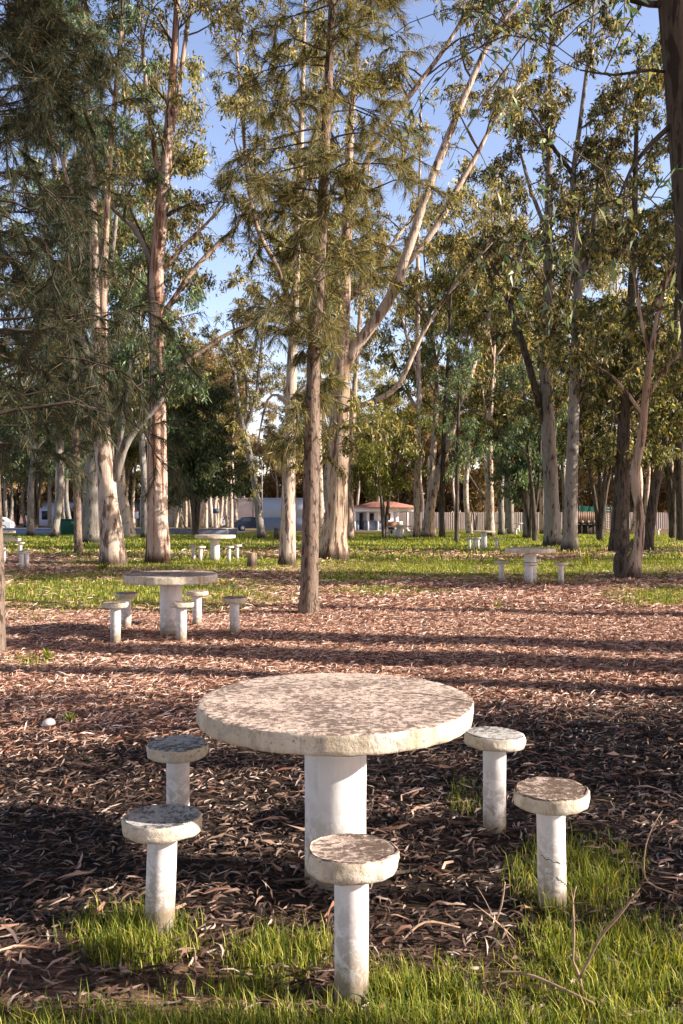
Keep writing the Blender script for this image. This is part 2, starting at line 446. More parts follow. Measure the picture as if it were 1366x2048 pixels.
# A: the she-oak that stands in the middle
def she_oak_tree(name, label, rows, bark, needle, seed, args, d=None, sides=20, rough=.06, flare_amt=.25):
    rng = np.random.default_rng(seed); py = rows[0][1]; d = depth_of(py) if d is None else d
    base = ground_at(rows[0][0], py, d); root = thing(name, label, 'tree', base)
    rows = [(rows[0][0], HY + (EYE - base.z + .12) / d * F, rows[0][2])] + list(rows[1:])
    c = flare(smooth(stem_rows(rows, d), .2), base, flare_amt, .35)
    mb = MB(); mb.tube(c[:, :3], c[:, 3], sides, rough=rough, seed=seed, freq=(5, 2))
    mb.build('trunk', M[bark], root, base, True)
    cr = MB()
    for a in args: grow_she_oak(cr, rng, c[:, :3], c[:, 3], **a)
    cr.build('crown', [M['twig'], M[needle]], root, base)
    return root

she_oak_tree('she_oak_tree', 'slim she-oak with rough brown trunk and golden needles, standing alone in litter',
    [(617,1228,36),(620,1100,34),(624,900,31),(626,760,27),(632,640,25),(641,500,23),(650,300,20),(660,100,16),(668,-80,12),(675,-260,7)],
    'bark_she_oak', 'needle_gold', 11,
    [dict(f0=.25, f1=.40, n=8, Lmax=.7, nd_len=.24, nd_w=.008, per=80, prune=0), dict(f0=.38, f1=.60, n=26, Lmax=1.6, nd_len=.23, nd_w=.0085, per=85, prune=.2),
     dict(f0=.56, f1=1.0, n=50, Lmax=1.9, nd_len=.23, nd_w=.0085, per=85, prune=.45)])
# left, near: trunk right at the picture's edge
she_oak_tree('she_oak_tree', 'dark shaded she-oak with drooping dark needles, trunk at the litter edge before the green weed',
    [(-15,1310,42),(-13,1150,40),(-22,900,36),(-34,600,30),(-40,300,24),(-44,0,18),(-40,-260,10)],
    'bark_she_oak', 'needle_dark', 12,
    [dict(f0=.28, f1=.98, n=62, Lmax=2.3, nd_len=.21, nd_w=.0075, per=95, prune=.5, side=(.25, 1.25))])
she_oak_tree('she_oak_tree', 'thin-stemmed she-oak beside the pale leaning double trunk, brown straight stem on green lawn',
    [(157,1106,15),(153,950,14),(148,800,12),(140,620,10),(132,420,8),(128,200,6),(126,0,4)],
    'bark_she_oak', 'needle_dark', 13,
    [dict(f0=.16, f1=1.0, n=70, Lmax=2.7, nd_len=.42, nd_w=.024, per=60, prune=.45)])

# B: big many-limbed gum behind the she-oak
gum_tree('eucalyptus_tree', 'broad pale eucalyptus with shaggy foot and long white limbs, close behind the lone she-oak',
    [(664,1117,62),(670,1060,48),(676,960,40),(681,850,34),(685,740,30),(687,620,26),(692,500,22),(696,380,18),(702,240,14),(716,80,9),(730,-80,5)],
    'bark_tan', 'leaf_gold', S(NEAR, dens=2.8, leaves=40),
    [dict(rows=[(689,735,22),(714,690,22),(752,640,22),(786,585,21),(810,520,20),(836,440,18),(872,335,16),(910,240,14),(944,158,12),(982,80,10),(1038,0,8),(1090,-70,5)], bark='bark_pale', f0=.62),
     dict(rows=[(808,535,11),(850,485,12),(886,430,14),(910,385,12),(945,325,10),(985,250,7),(1040,170,4)], bark='bark_pale', f0=.5),
     dict(rows=[(684,822,10,-.5),(730,808,11,-.6),(770,792,11,-.7),(800,765,10,-.8),(826,710,9,-.8),(852,655,8,-.8),(892,595,6,-.8),(940,535,5,-.8),(985,485,3,-.8)], bark='bark_pale', f0=.55),
     dict(rows=[(694,440,14,.4),(722,350,13,.6),(765,260,12,.8),(820,190,11,.9),(880,110,9,1),(935,20,7,1),(965,-60,4,1)], bark='bark_pale', f0=.45),
     dict(rows=[(690,600,10,.5),(740,560,9,.8),(790,480,7,1.2),(830,430,5,1.6)], f0=.4)],
    seed=21, f0=.34, rough=.16, sides=26, flare_amt=.15)
gum_tree('eucalyptus_tree', 'straight eucalyptus with smooth cream and tan trunk, next to the she-oak beside the stump',
    [(573,1131,33),(576,1040,29),(579,900,25),(583,760,21),(588,620,18),(594,480,16),(600,330,13),(606,160,9),(610,0,6)],
    'bark_pale', 'leaf_gold', S(NEAR, dens=2.3, leaves=40),
    [dict(rows=[(588,640,11),(560,545,10),(520,470,9),(498,380,8),(485,240,7),(475,120,5),(465,0,4)], f0=.35, bark='bark_tan'),
     dict(rows=[(594,480,9),(620,380,8),(640,260,6),(650,140,4)], f0=.3),
     dict(rows=[(581,820,6),(556,790,6),(535,800,5),(522,850,4),(514,900,3)], f0=.2),
     dict(rows=[(582,800,6,-1),(610,770,6,-1.2),(640,800,5,-1.2),(656,860,4,-1.2)], f0=.2)],
    seed=22, f0=.42)
# D: red-brown trunk
gum_tree('eucalyptus_tree', 'tall eucalyptus with shaggy red-brown trunk shedding bark, behind the second table',
    [(316,1126,47),(315,1040,42),(314,930,38),(314,820,33),(313,700,29),(313,560,29),(322,430,25),(334,310,21),(342,200,18),(350,90,14),(355,-20,11),(360,-140,7)],
    'bark_red', 'leaf_gold', S(NEAR, dens=2.1, leaves=36),
    [dict(rows=[(326,790,13),(345,750,12),(372,725,11),(420,690,9),(470,660,7),(530,640,4)], f0=.45, bark='bark_tan'),
     dict(rows=[(326,628,11),(352,590,10),(395,530,10),(440,485,9),(475,450,6),(505,410,3)], f0=.5, bark='bark_tan'),
     dict(rows=[(328,535,8),(365,495,8),(415,445,6),(450,405,3)], f0=.5, bark='bark_tan'),
     dict(rows=[(308,545,14),(288,490,11),(262,450,10),(228,420,8),(200,380,5)], f0=.4, bark='bark_grey'),
     dict(rows=[(322,400,12),(312,320,11),(300,240,9),(290,150,8),(282,60,6),(270,-40,4)], f0=.4),
     dict(rows=[(345,260,9),(358,180,9),(368,100,9),(380,20,7),(392,-60,4)], f0=.4, bark='bark_tan'),
     dict(rows=[(306,690,9),(300,620,9),(298,560,8),(296,500,6),(270,440,4)], f0=.4, bark='bark_dark')],
    seed=23, f0=.48, rough=.14, sides=26)
# E: pale leaning pair
gum_tree('eucalyptus_tree', 'leaning pale grey eucalyptus with swollen hollowed foot and two stems, beside the red-brown trunk',
    [(226,1130,48),(222,1060,44),(214,980,38),(207,900,34),(200,820,31),(196,720,27),(193,600,23),(188,460,19),(180,300,16),(172,150,12),(166,0,9),(160,-140,5)],
    'bark_pale', 'leaf_dark', S(NEAR, dens=2.2, leaves=40),
    [dict(rows=[(206,905,20),(207,800,19),(206,680,17),(207,560,16),(213,430,14),(222,290,12),(234,160,10),(246,20,8),(254,-100,5)], f0=.5, bark='bark_tan'),
     dict(rows=[(232,960,15),(248,900,14),(272,860,12),(300,830,10),(330,790,7)], f0=.6, bark='bark_grey'),
     dict(rows=[(234,930,11),(244,860,10),(252,790,8),(262,720,6)], f0=.4, bark='bark_grey'),
     dict(rows=[(188,470,8),(150,400,7),(118,300,6),(96,180,5),(80,60,3)], f0=.3)],
    seed=24, f0=.42, rough=.12, sides=26)
gum_tree('eucalyptus_tree', 'thick grey eucalyptus with dark burnt base, close behind the leaning pale trunk',
    [(186,1087,46),(186,1030,42),(188,960,38),(190,880,30),(178,760,24),(160,640,20),(140,500,17),(112,350,13),(90,180,10),(72,0,6)],
    'bark_grey', 'leaf_dark', S(MID, dens=2.2), [dict(rows=[(178,760,12),(200,640,11),(225,500,9),(240,360,7),(262,220,5)], f0=.3)],
    seed=25, f0=.4, rough=.12)
gum_tree('eucalyptus_tree', 'slim curved dark eucalyptus leaning in front of the dark blue car',
    [(524,1078,17),(514,1000,14),(503,930,13),(490,870,13),(484,845,12),(476,800,9),(466,740,7),(444,700,5),(420,672,3)],
    'bark_grey', 'leaf_gold', S(MID, dens=2.2, L=2.2, leaves=34),
    [dict(rows=[(488,850,8),(495,800,8),(490,740,7),(474,690,6),(465,640,4)], f0=.3), dict(rows=[(490,860,7),(512,790,7),(520,720,6),(528,640,4)], f0=.3)], seed=26, f0=.5)
# right side
gum_tree('eucalyptus_tree', 'dark stout eucalyptus beside a paler twin behind the lone table, with leaning black limb',
    [(1106,1094,36),(1104,1030,31),(1100,940,28),(1096,850,27),(1092,740,22),(1094,610,19),(1096,470,16),(1098,320,13),(1100,160,9),(1104,0,6)],
    'bark_grey', 'leaf_olive', S(MID, dens=2.1, leaves=48, ll=.22, lw=.065),
    [dict(rows=[(1094,860,16),(1074,790,15),(1052,710,14),(1030,640,13),(1008,580,11),(985,530,9),(968,500,7)], f0=.55, bark='bark_dark'),
     dict(rows=[(1014,590,9),(985,560,8),(960,530,6),(935,505,4)], f0=.4, bark='bark_dark'),
     dict(rows=[(1093,700,11),(1130,600,10),(1165,500,9),(1200,390,7),(1240,270,5),(1262,150,3)], f0=.25),
     dict(rows=[(1096,470,9),(1062,380,8),(1040,300,6),(1020,220,4)], f0=.3)], seed=31, f0=.22, rough=.1)
gum_tree('eucalyptus_tree', 'paler grey eucalyptus beside the darker twin behind the lone table, forked high up',
    [(1138,1103,34),(1141,1040,27),(1143,950,24),(1147,840,22),(1152,700,20),(1156,580,18),(1158,560,16),(1150,470,13),(1146,360,11),(1160,250,9),(1176,120,7),(1190,0,4)],
    'bark_grey', 'leaf_olive', S(MID, dens=2.1, leaves=48, ll=.22, lw=.065),
    [dict(rows=[(1158,570,12),(1180,500,11),(1192,420,9),(1200,320,7),(1215,220,5)], f0=.3),
     dict(rows=[(1146,800,9),(1180,740,8),(1215,690,6),(1250,670,4)], f0=.2),
     dict(rows=[(1148,350,9),(1110,300,8),(1080,250,6),(1050,200,4)], f0=.3, bark='bark_dark')], seed=32, f0=.25, rough=.1)
gum_tree('eucalyptus_tree', 'crooked brown eucalyptus rising from a swollen black stump foot, on grass nearest at the side',
    [(1260,1157,44),(1264,1135,38),(1272,1110,26),(1279,1075,20),(1280,1040,18),(1276,1005,18),(1270,960,19),(1274,915,19),(1283,875,17),(1288,820,15),(1296,750,13),(1306,680,11),(1318,620,9),(1330,570,7),(1342,540,4)],
    'bark_tan', 'leaf_olive', S(NEAR, dens=2.4, L=1.9, leaves=44, ll=.17, lw=.05, up=.6),
    [dict(rows=[(1252,1158,40),(1246,1140,38),(1242,1120,31),(1245,1106,23),(1254,1098,13),(1262,1088,8),(1264,1078,4)], f0=1.5, bark='bark_dark'),
     dict(rows=[(1290,800,8),(1330,740,8),(1370,700,6),(1420,680,4)], f0=.4),
     dict(rows=[(1286,830,7),(1250,780,7),(1215,745,5),(1180,730,4)], f0=.5),
     dict(rows=[(1302,715,8),(1282,640,7),(1270,560,6),(1255,490,4)], f0=.3),
     dict(rows=[(1320,600,6),(1350,520,6),(1390,440,4)], f0=.1)], seed=33, f0=.62, rough=.10, flare_amt=.02, step=.15)
gum_tree('eucalyptus_tree', 'thick black-footed eucalyptus standing directly behind the crooked stump-footed tree',
    [(1238,1102,40),(1241,1040,34),(1244,960,30),(1247,860,24),(1252,740,20),(1262,600,16),(1268,450,13),(1272,300,9),(1276,120,6)],
    'bark_dark', 'leaf_olive', S(MID, dens=2.2, leaves=48, ll=.22, lw=.065),
    [dict(rows=[(1250,760,11),(1292,650,10),(1335,540,8),(1372,430,6)], f0=.2), dict(rows=[(1246,860,9),(1206,780,8),(1175,710,6)], f0=.15),
     dict(rows=[(1250,820,9),(1300,770,8),(1350,740,6)], f0=.1)], seed=34, f0=.18, rough=.12)
gum_tree('eucalyptus_tree', 'leaning dark eucalyptus with pale streaked side, just past the crooked stump-footed tree',
    [(1294,1102,24),(1300,1050,20),(1309,985,19),(1320,930,17),(1332,860,15),(1345,760,12),(1352,640,9),(1356,500,6)],
    'bark_dark', 'leaf_olive', S(MID, dens=2.6, leaves=44, ll=.22, lw=.065), [dict(rows=[(1330,870,9),(1362,800,8),(1400,720,5)], f0=.2)], seed=35, f0=.3)
gum_tree('eucalyptus_tree', 'dark eucalyptus trunk at the edge of the grove beyond the leaning streaked one',
    [(1364,1083,20),(1362,1020,18),(1360,920,17),(1364,800,14),(1372,640,11),(1380,460,8),(1386,260,5)],
    'bark_dark', 'leaf_olive', S(MID, dens=2.6, leaves=44), [dict(rows=[(1358,990,8),(1340,940,7),(1322,900,5)], f0=.3)], seed=36, f0=.2)
# N: near trunk leaning in at the upper corner
gum_tree('eucalyptus_tree', 'nearest big dark trunk leaning in from the side, upper part only in view',
    [(1490,1440,84),(1450,1150,76),(1414,850,70),(1392,600,66),(1376,350,63),(1362,180,61),(1345,-20,58),(1330,-200,52),(1315,-420,40)],
    'bark_dark', 'leaf_dark', S(NEAR, dens=1.0, L=1.8, leaves=10, ll=.13, lw=.03),
    [dict(rows=[(1362,230,12),(1330,262,11),(1298,292,9),(1262,340,7),(1236,400,4)], f0=.5, bark='bark_dark'),
     dict(rows=[(1350,8,16),(1300,8,14),(1240,-6,10),(1160,-20,7)], f0=.3, bark='bark_dark'),
     dict(rows=[(1358,150,7),(1300,140,6),(1230,150,5),(1160,140,3)], f0=.4, bark='bark_dark')], seed=37, f0=.97, d=7.2, prune=.5)
# centre right
gum_tree('eucalyptus_tree', 'leaning white-streaked eucalyptus rising to the side past the pavilion, thick dark underside',
    [(852,1075,24),(858,1030,20),(868,980,17),(882,930,15),(898,880,14),(916,820,13),(934,770,12),(956,700,11),(974,645,10),(990,590,7),(1000,540,5)],
    'bark_pale', 'leaf_gold', S(MID, dens=2.2, L=2.6), [dict(rows=[(965,680,7),(985,650,7),(1010,625,5),(1030,600,3)], f0=.3)], seed=41, f0=.55)
gum_tree('eucalyptus_tree', 'straight pale eucalyptus at the corner of the pavilion, beside the leaning white-streaked one',
    [(833,1076,15),(834,1000,13),(836,900,11),(838,780,10),(835,640,9),(836,480,7),(840,320,5),(842,180,3)],
    'bark_pale', 'leaf_gold', S(MID, dens=1.7, L=2.8), [dict(rows=[(837,760,6),(810,660,6),(786,560,4)], f0=.3)], seed=42, f0=.42)
gum_tree('eucalyptus_tree', 'short dark straight trunk just past the leaning white-streaked eucalyptus',
    [(884,1076,12),(884,1000,11),(886,920,9),(890,820,8),(898,680,6),(904,520,4)], 'bark_dark', 'leaf_dark', S(MID, dens=1.8, L=2.4), seed=43, f0=.25)
gum_tree('eucalyptus_tree', 'thin dark straight trunk on open grass between the pavilion side and the fence',
    [(913,1087,9),(914,1020,8),(914,950,8),(916,870,7),(918,780,5),(920,700,3)], 'bark_dark', 'leaf_dark', S(MID, dens=2.6, L=1.9, leaves=40), seed=44, f0=.35)
gum_tree('eucalyptus_tree', 'grey straight trunk behind the small table near the fence',
    [(976,1062,12),(976,1000,11),(974,920,10),(974,820,9),(978,700,8),(984,560,6),(990,420,4)], 'bark_pale', 'leaf_gold', S(FAR, dens=1.8), 
    [dict(rows=[(970,1000,6),(950,970,6),(934,945,5)], f0=.9, bark='bark_dark')], seed=45, f0=.35)
gum_tree('eucalyptus_tree', 'slanting grey trunk in front of the fence with a neighbour stem at its foot',
    [(1022,1070,13),(1021,1000,12),(1017,930,11),(1012,840,9),(1006,720,8),(1004,590,6),(1008,450,4)], 'bark_grey', 'leaf_olive', S(MID, dens=1.9), seed=46, f0=.3)
gum_tree('eucalyptus_tree', 'forked dark stems leaning together left of the stout dark eucalyptus',
    [(1070,1084,11),(1068,1020,9),(1062,960,8),(1056,900,7),(1050,820,5),(1046,740,3)], 'bark_dark', 'leaf_dark', S(MID, dens=2.2, L=2.2), 
    [dict(rows=[(1069,1030,6),(1076,980,6),(1080,920,5),(1082,840,3)], f0=.3)], seed=47, f0=.4)
gum_tree('eucalyptus_tree', 'pale trunk close against the broad shaggy eucalyptus on the pavilion side',
    [(698,1078,20),(699,1020,16),(700,950,14),(704,860,12),(712,740,10),(722,600,8),(730,450,6),(742,280,4)], 'bark_tan', 'leaf_gold', S(MID, dens=1.7), 
    [dict(rows=[(699,1010,6),(706,980,5),(716,960,4)], f0=.9)], seed=48, f0=.4)

# bushy trees
def bushy_tree(name, label, px, py, hpx, wpx, leaf, seed, stems=3, spec=None, low=.25, group=None, bark='bark_dark'):
    rng = np.random.default_rng(seed); d = depth_of(py); base = ground_at(px, py, d)
    root = thing(name, label, 'tree', base, 0, group); H = hpx / F * d; Wd = wpx / F * d / 2
    limbs = []; mb = MB(); b0 = np.array(base)
    for k in range(stems):
        az = 2 * PI * k / stems + rng.uniform(-.4, .4); lean = Wd * rng.uniform(.25, .75)
        c = smooth([np.append(b0 + [0.05*math.cos(az), .05*math.sin(az), -.1], H * .012 + .02),
                    np.append(b0 + [lean * .25 * math.cos(az), lean * .25 * math.sin(az), H * .35], H * .010 + .012),
                    np.append(b0 + [lean * math.cos(az), lean * math.sin(az), H * .92], .012)], .4)
        mb.tube(c[:, :3], c[:, 3], 8, rough=.06, seed=seed); limbs.append((c[:, :3], c[:, 3], low))
    mb.build('trunk', M[bark], root, base, True)
    cr = MB(); grow_gum(cr, rng, limbs, spec or S(MID, dens=3.2, L=Wd * .9, leaves=26), .3)
    cr.build('crown', [M['twig'], M[leaf]], root, base)
    return root
bushy_tree('broadleaf_tree', 'dense dark green rounded tree behind the red-brown trunk, beside the white wall', 392, 1072, 300, 190, 'leaf_dark', 51,
    6, S(FAR, dens=2.3, L=3.4, leaves=46, ll=.32, lw=.10), .2)
bushy_tree('broadleaf_tree', 'bright lime green feathery tree with two dark stems, in front of the pavilion roof', 768, 1078, 250, 170, 'leaf_lime', 52,
    3, S(FAR, dens=2.8, L=2.4, leaves=55, ll=.24, lw=.07), .42)
bushy_tree('broadleaf_tree', 'small bare-looking dark sapling in front of the pale fence', 951, 1063, 90, 46, 'leaf_far', 53, 2, S(FAR, dens=.5, L=1.0, leaves=3), .6)
bushy_tree('broadleaf_tree', 'shaded dark green tree low behind the stout dark eucalyptus', 1060, 1078, 200, 150, 'leaf_dark', 54, 4,
    S(FAR, dens=2.6, L=2.4, leaves=54, ll=.28, lw=.10), .4)
bushy_tree('broadleaf_tree', 'dark leafy tree between the crooked stump-footed tree and the play frame', 1200, 1082, 330, 200, 'leaf_olive', 55, 4,
    S(FAR, dens=2.2, L=2.6, leaves=54, ll=.28, lw=.09), .42)
bushy_tree('broadleaf_tree', 'tall shaded leafy tree at the edge of the grove beyond the far right stools', 1345, 1078, 380, 210, 'leaf_olive', 56, 4,
    S(FAR, dens=2.2, L=2.8, leaves=54, ll=.28, lw=.09), .35)
PB = bushy_tree('broadleaf_tree', 'straw-gold bushy tree in the low sunlit belt at the far edge', 683, 1050, 105, 110, 'leaf_far', 58, 5, S(FAR, dens=1.3, L=2.6, leaves=46, ll=.36, lw=.13), .12)
rb = np.random.default_rng(31); PB['group'] = 'sunlit bushy trees at the far edge'
for i in range(46):
    d = rb.uniform(124, 145); px = -120 + 1620 * (i + rb.uniform(.1, .9)) / 46
    loc = ((px - CX) / F * d, d, gz(d) - .1)
    if i == 15: PB.location = loc; continue
    dup(PB, loc, rb.uniform(0, 6.28), None, rb.uniform(.9, 1.9))
bushy_tree('broadleaf_tree', 'dark shaded leafy tree behind the green bin', 70, 1068, 300, 190, 'leaf_dark', 57, 4,
    S(FAR, dens=2.0, L=2.8, leaves=54, ll=.32, lw=.11), .38)

# prototypes of the many trees further back, then copies
def proto_gum(seed, H, lean, bark, leaf, spec, f0, nb):
    rng = np.random.default_rng(seed); root = thing('eucalyptus_tree', '', 'tree', (0, 0, 0))
    pts = []; x = np.array([0.0, 0, -.2]); ax = rng.uniform(0, 2 * PI)
    for k in range(7):
        t = k / 6
        pts.append(np.array([lean * t * t * math.cos(ax) + rng.normal() * .18, lean * t * t * math.sin(ax) + rng.normal() * .18, -.2 + H * t, (.010 * H + .03) * (1 - t) + .02]))
    c = flare(smooth(pts, .8), (0, 0, 0), .3)
    mb = MB(); mb.tube(c[:, :3], c[:, 3], 10, rough=.06, seed=seed); 
    limbs = [(c[:, :3], c[:, 3], f0)]
    for b in range(nb):
        i = int(len(c) * rng.uniform(f0 * .9, .75)); az = rng.uniform(0, 2 * PI); L = H * rng.uniform(.25, .42)
        q = shoot(rng, c[i, :3], np.array([math.cos(az) * .6, math.sin(az) * .6, 1.0]), L, 8, -.1, .12)
        r = np.linspace(c[i, 3] * .6, .015, 8); mb.tube(q, r, 7); limbs.append((q, r, .25))
    mb.build('trunk', M[bark], root, (0, 0, 0), True)
    cr = MB(); grow_gum(cr, rng, limbs, spec, 0); cr.build('crown', [M['twig'], M[leaf]], root)
    return root
PR = [proto_gum(101, 21, 1.5, 'bark_far', 'leaf_far', S(FAR, dens=1.3), .38, 5),
      proto_gum(102, 24, 2.5, 'bark_far', 'leaf_gold', S(FAR, dens=1.3), .42, 6),
      proto_gum(103, 19, 1.0, 'bark_pale', 'leaf_gold', S(FAR, dens=1.4), .30, 5),
      proto_gum(104, 22, 3.0, 'bark_grey', 'leaf_olive', S(FAR, dens=1.5), .33, 6),
      proto_gum(105, 20, 1.6, 'bark_grey', 'leaf_dark', S(FAR, dens=1.5), .30, 5)]
used = set()
def plant(k, x, y, sc, rz, label, group=None):
    loc = (x, y, gz(y))
    if k in used: o = dup(PR[k], loc, rz, label, sc)
    else:
        o = PR[k]; used.add(k); o.location = loc; o.rotation_euler = (0, 0, rz); o.scale = (sc,) * 3; o['label'] = label
    if group: o['group'] = group
    elif 'group' in o: del o['group']
    return o
rng = np.random.default_rng(5)
def stand(n, px0, px1, d0, d1, kinds, label, group, smin=.8, smax=1.1):
    for i in range(n if isinstance(n, int) else len(n)):
        px = px0 + (px1 - px0) * (i + rng.uniform(.1, .9)) / n if isinstance(n, int) else n[i]; d = rng.uniform(d0, d1)
        plant(int(rng.choice(kinds)), (px - CX) / F * d, d, rng.uniform(smin, smax), rng.uniform(0, 6.28), label, group)
stand(15, 350, 474, 96, 117, [0, 0, 1, 2], 'slender cream-barked eucalyptus in the sunlit far stand between the white wall and the car', 'slender far eucalypts beyond the car park')
stand(20, -60, 320, 84, 118, [2, 4, 4, 3], 'far shaded eucalyptus in the stand beyond the low roadside wall', 'shaded far eucalypts beyond the road')
stand(9, 540, 850, 114, 132, [0, 0, 1], 'straw-coloured sunlit eucalyptus rising behind the building and pavilion', 'sunlit eucalypts behind the buildings')
stand(12, 850, 1420, 112, 135, [0, 1, 0], 'straw-coloured sunlit eucalyptus growing beyond the corrugated fence', 'sunlit eucalypts beyond the fence')
stand([1001, 1050, 1128, 1290, 1338, 1410], 0, 0, 52, 78, [3, 3, 2], 'grey-trunked leafy eucalyptus standing inside the fence in the shady grove', 'grove eucalypts inside the fence', .7, .95)
stand(4, 30, 300, 50, 70, [4, 4, 3], 'dark leafy eucalyptus on the lawn before the low roadside wall', 'dark eucalypts on the lawn side')
stand([118, 246, 640, 656, 868, 934, 990], 0, 0, 58, 80, [1, 2, 1], 'slim gold-leaved eucalyptus in the middle of the grove before the road', 'slim eucalypts in the middle of the grove', .95, 1.25)
stand([1014, 1084, 1276, 1392], 0, 0, 60, 84, [1, 2, 3], 'tall leafy eucalyptus in the grove before the fence', 'tall grove eucalypts before the fence', 1.0, 1.25)
# the grove goes on outside the frame towards the sun
def off_tree(x, dmid, H, r, f0, label, seed, leaf='leaf_olive', crown=True):
    """a grove tree further towards the sun whose trunk shades the ground about DMID metres out"""
    y = dmid - x * math.tan(math.radians(SUN_AZ)); rng = np.random.default_rng(seed); b = Vector((x, y, 0))
    root = thing('eucalyptus_tree', label, 'tree', b)
    pts = [np.array([x + rng.normal() * .12, y + rng.normal() * .12, -.2 + H * t, r * (1 - .5 * t)]) for t in np.linspace(0, 1, 7)]
    c = smooth(pts, .8); mb = MB(); mb.tube(c[:, :3], c[:, 3], 14, rough=.08, seed=seed); mb.build('trunk', M['bark_tan'], root, b, True)
    cr = MB(); grow_gum(cr, rng, [(c[:, :3], c[:, 3], f0)], S(FAR, dens=2.2, leaves=30), 0); cr.build('crown', [M['twig'], M[leaf]], root, b)
def off_bush(x, dmid, H, w, label, seed, low=.15):  # unseen shrub, added and sized to shade the foreground
    y = dmid - x * math.tan(math.radians(SUN_AZ)); rng = np.random.default_rng(seed); b = Vector((x, y, 0))
    root = thing('leafy_shrub', label, 'shrub', b); limbs = []; mb = MB()
    for k in range(6):
        az = 2 * PI * k / 6 + rng.uniform(-.3, .3); l = w * rng.uniform(.15, .4)
        c = smooth([(x, y, -.1, .05), (x + l * .4 * math.cos(az), y + l * .4 * math.sin(az), H * .4, .035), (x + l * math.cos(az), y + l * math.sin(az), H * .82, .012)], .3)
        mb.tube(c[:, :3], c[:, 3], 7); limbs.append((c[:, :3], c[:, 3], low))
    mb.build('stem', M['bark_dark'], root, b, True)
    cr = MB(); grow_gum(cr, rng, limbs, S(NEAR, dens=3.3, L=w * .30, L3=.6, leaves=24, ll=.14, lw=.05), 0); cr.build('crown', [M['twig'], M['leaf_olive']], root, b)
for a in ((11.5, 10.3, 22, .43, .66, 'eucalyptus out to the side level with the second table', 301), (10.5, 8.9, 22, .42, .66, 'eucalyptus out to the side, just nearer than the second table', 302),
          (9.5, 7.6, 20, .15, .66, 'slim eucalyptus out to the side towards the sun', 303), (9.5, 2.50, 17, .09, .7, 'young eucalyptus out to the side near the viewer', 304),
          (8.6, 6.75, 15, .07, .7, 'thin young eucalyptus stem out to the side before the nearest table', 320), (8.2, 5.2, 14, .05, .75, 'thinnest young eucalyptus stem out to the side', 321),
          (25.0, 20.0, 19, .4, .22, 'eucalyptus out to the side level with the lone table', 305), (14.0, 13.4, 24, .22, .7, 'slender eucalyptus out to the side between the tables', 306),
          (30.0, 27.0, 21, .35, .4, 'eucalyptus out to the side beyond the crooked tree', 307),
          (28.0, 18.6, 26, .42, .30, 'tall eucalyptus out to the side behind the one level with the lone table', 308), (36.0, 20.6, 28, .42, .25, 'tallest eucalyptus far out to the side', 309),
          (25.0, 33.5, 22, .40, .22, 'low-crowned eucalyptus out to the side near the twin trunks', 315), (31.0, 38.0, 24, .4, .2, 'low-crowned eucalyptus out to the side towards the fence', 316),
          ): off_tree(*a)
# unseen trees added behind the viewer to block sky fill
rb = np.random.default_rng(9)
for i, (x, y) in enumerate(((-4.5,-3.5),(3.5,-5.5),(-7.5,-1.0),(-9,-6),(-15,2.5),(-12,-14),(-5,-12),(2,-9),(6,-16),(11,-11),(-20,-8),(-19,9),(0,-20),(15,-20),(-26,3),(18,-13),(-9,-24))):
    plant(i % 5, x, y, .95, rb.uniform(0, 6.28), 'eucalyptus of the same grove standing behind the viewer', 'grove eucalypts behind the viewer')
for a in ((7.2, 4.25, 3.35, 2.2, 'leafy shrub out to the side nearest the cracked stool', 311), (7.5, 6.0, 5.0, 2.7, 'taller leafy shrub out to the side', 312)): off_bush(*a)

# ------------------------------------------------------------------ concrete tables and stools
def disc_mesh(r, th, z, seed, seg=96, rough=.004, dish=0.0):
    """worn cast disc: edge (material 0) and top (material 1)"""
    def jit(p):
        q = Vector((p.x * 5 + seed * 3.1, p.y * 5, p.z * 9)); q2 = q * 4.2
        k = mnoise.noise(q) * rough * 1.3 + mnoise.noise(q2) * rough * .7
        rr = math.hypot(p.x, p.y); out = 1 + (k / r if rr > r * .85 else 0)
        return (p.x * out, p.y * out, p.z + (mnoise.noise(q2 * 1.1) * rough * .55 if rr > r * .8 or p.z > z - .002 else 0))
    mb = MB()
    e = min(.012, th * .2)
    mb.lathe([(0.0, z - th), (r * .6, z - th), (r - e * .8, z - th), (r - e * .15, z - th + e * .5), (r, z - th + e * 1.6),
              (r, z - th * .65), (r + .001, z - th * .45), (r, z - th * .25), (r, z - e), (r - e * .25, z - e * .3)], seg, 0, jitter=jit)
    prof = [(r - e * .25, z - e * .3), (r - e, z)] + [(r * k, z - dish * (1 - k * k)) for k in (.95, .88, .8, .7, .6, .5, .4, .3, .2, .1, .0001)]
    mb.lathe(prof, seg, 1, jitter=jit)
    return mb

def post_mesh(r, z, seed, taper=1.0, sides=40):
    mb = MB()
    n = 14; pr = []
    for k in range(n):
        t = k / (n - 1); zz = -.06 + (z + .06) * t
        pr.append((r * (1 + (taper - 1) * t) * (1 + .006 * math.sin(seed + 9 * t)), zz))
    mb.lathe(pr, sides, 0)
    return mb

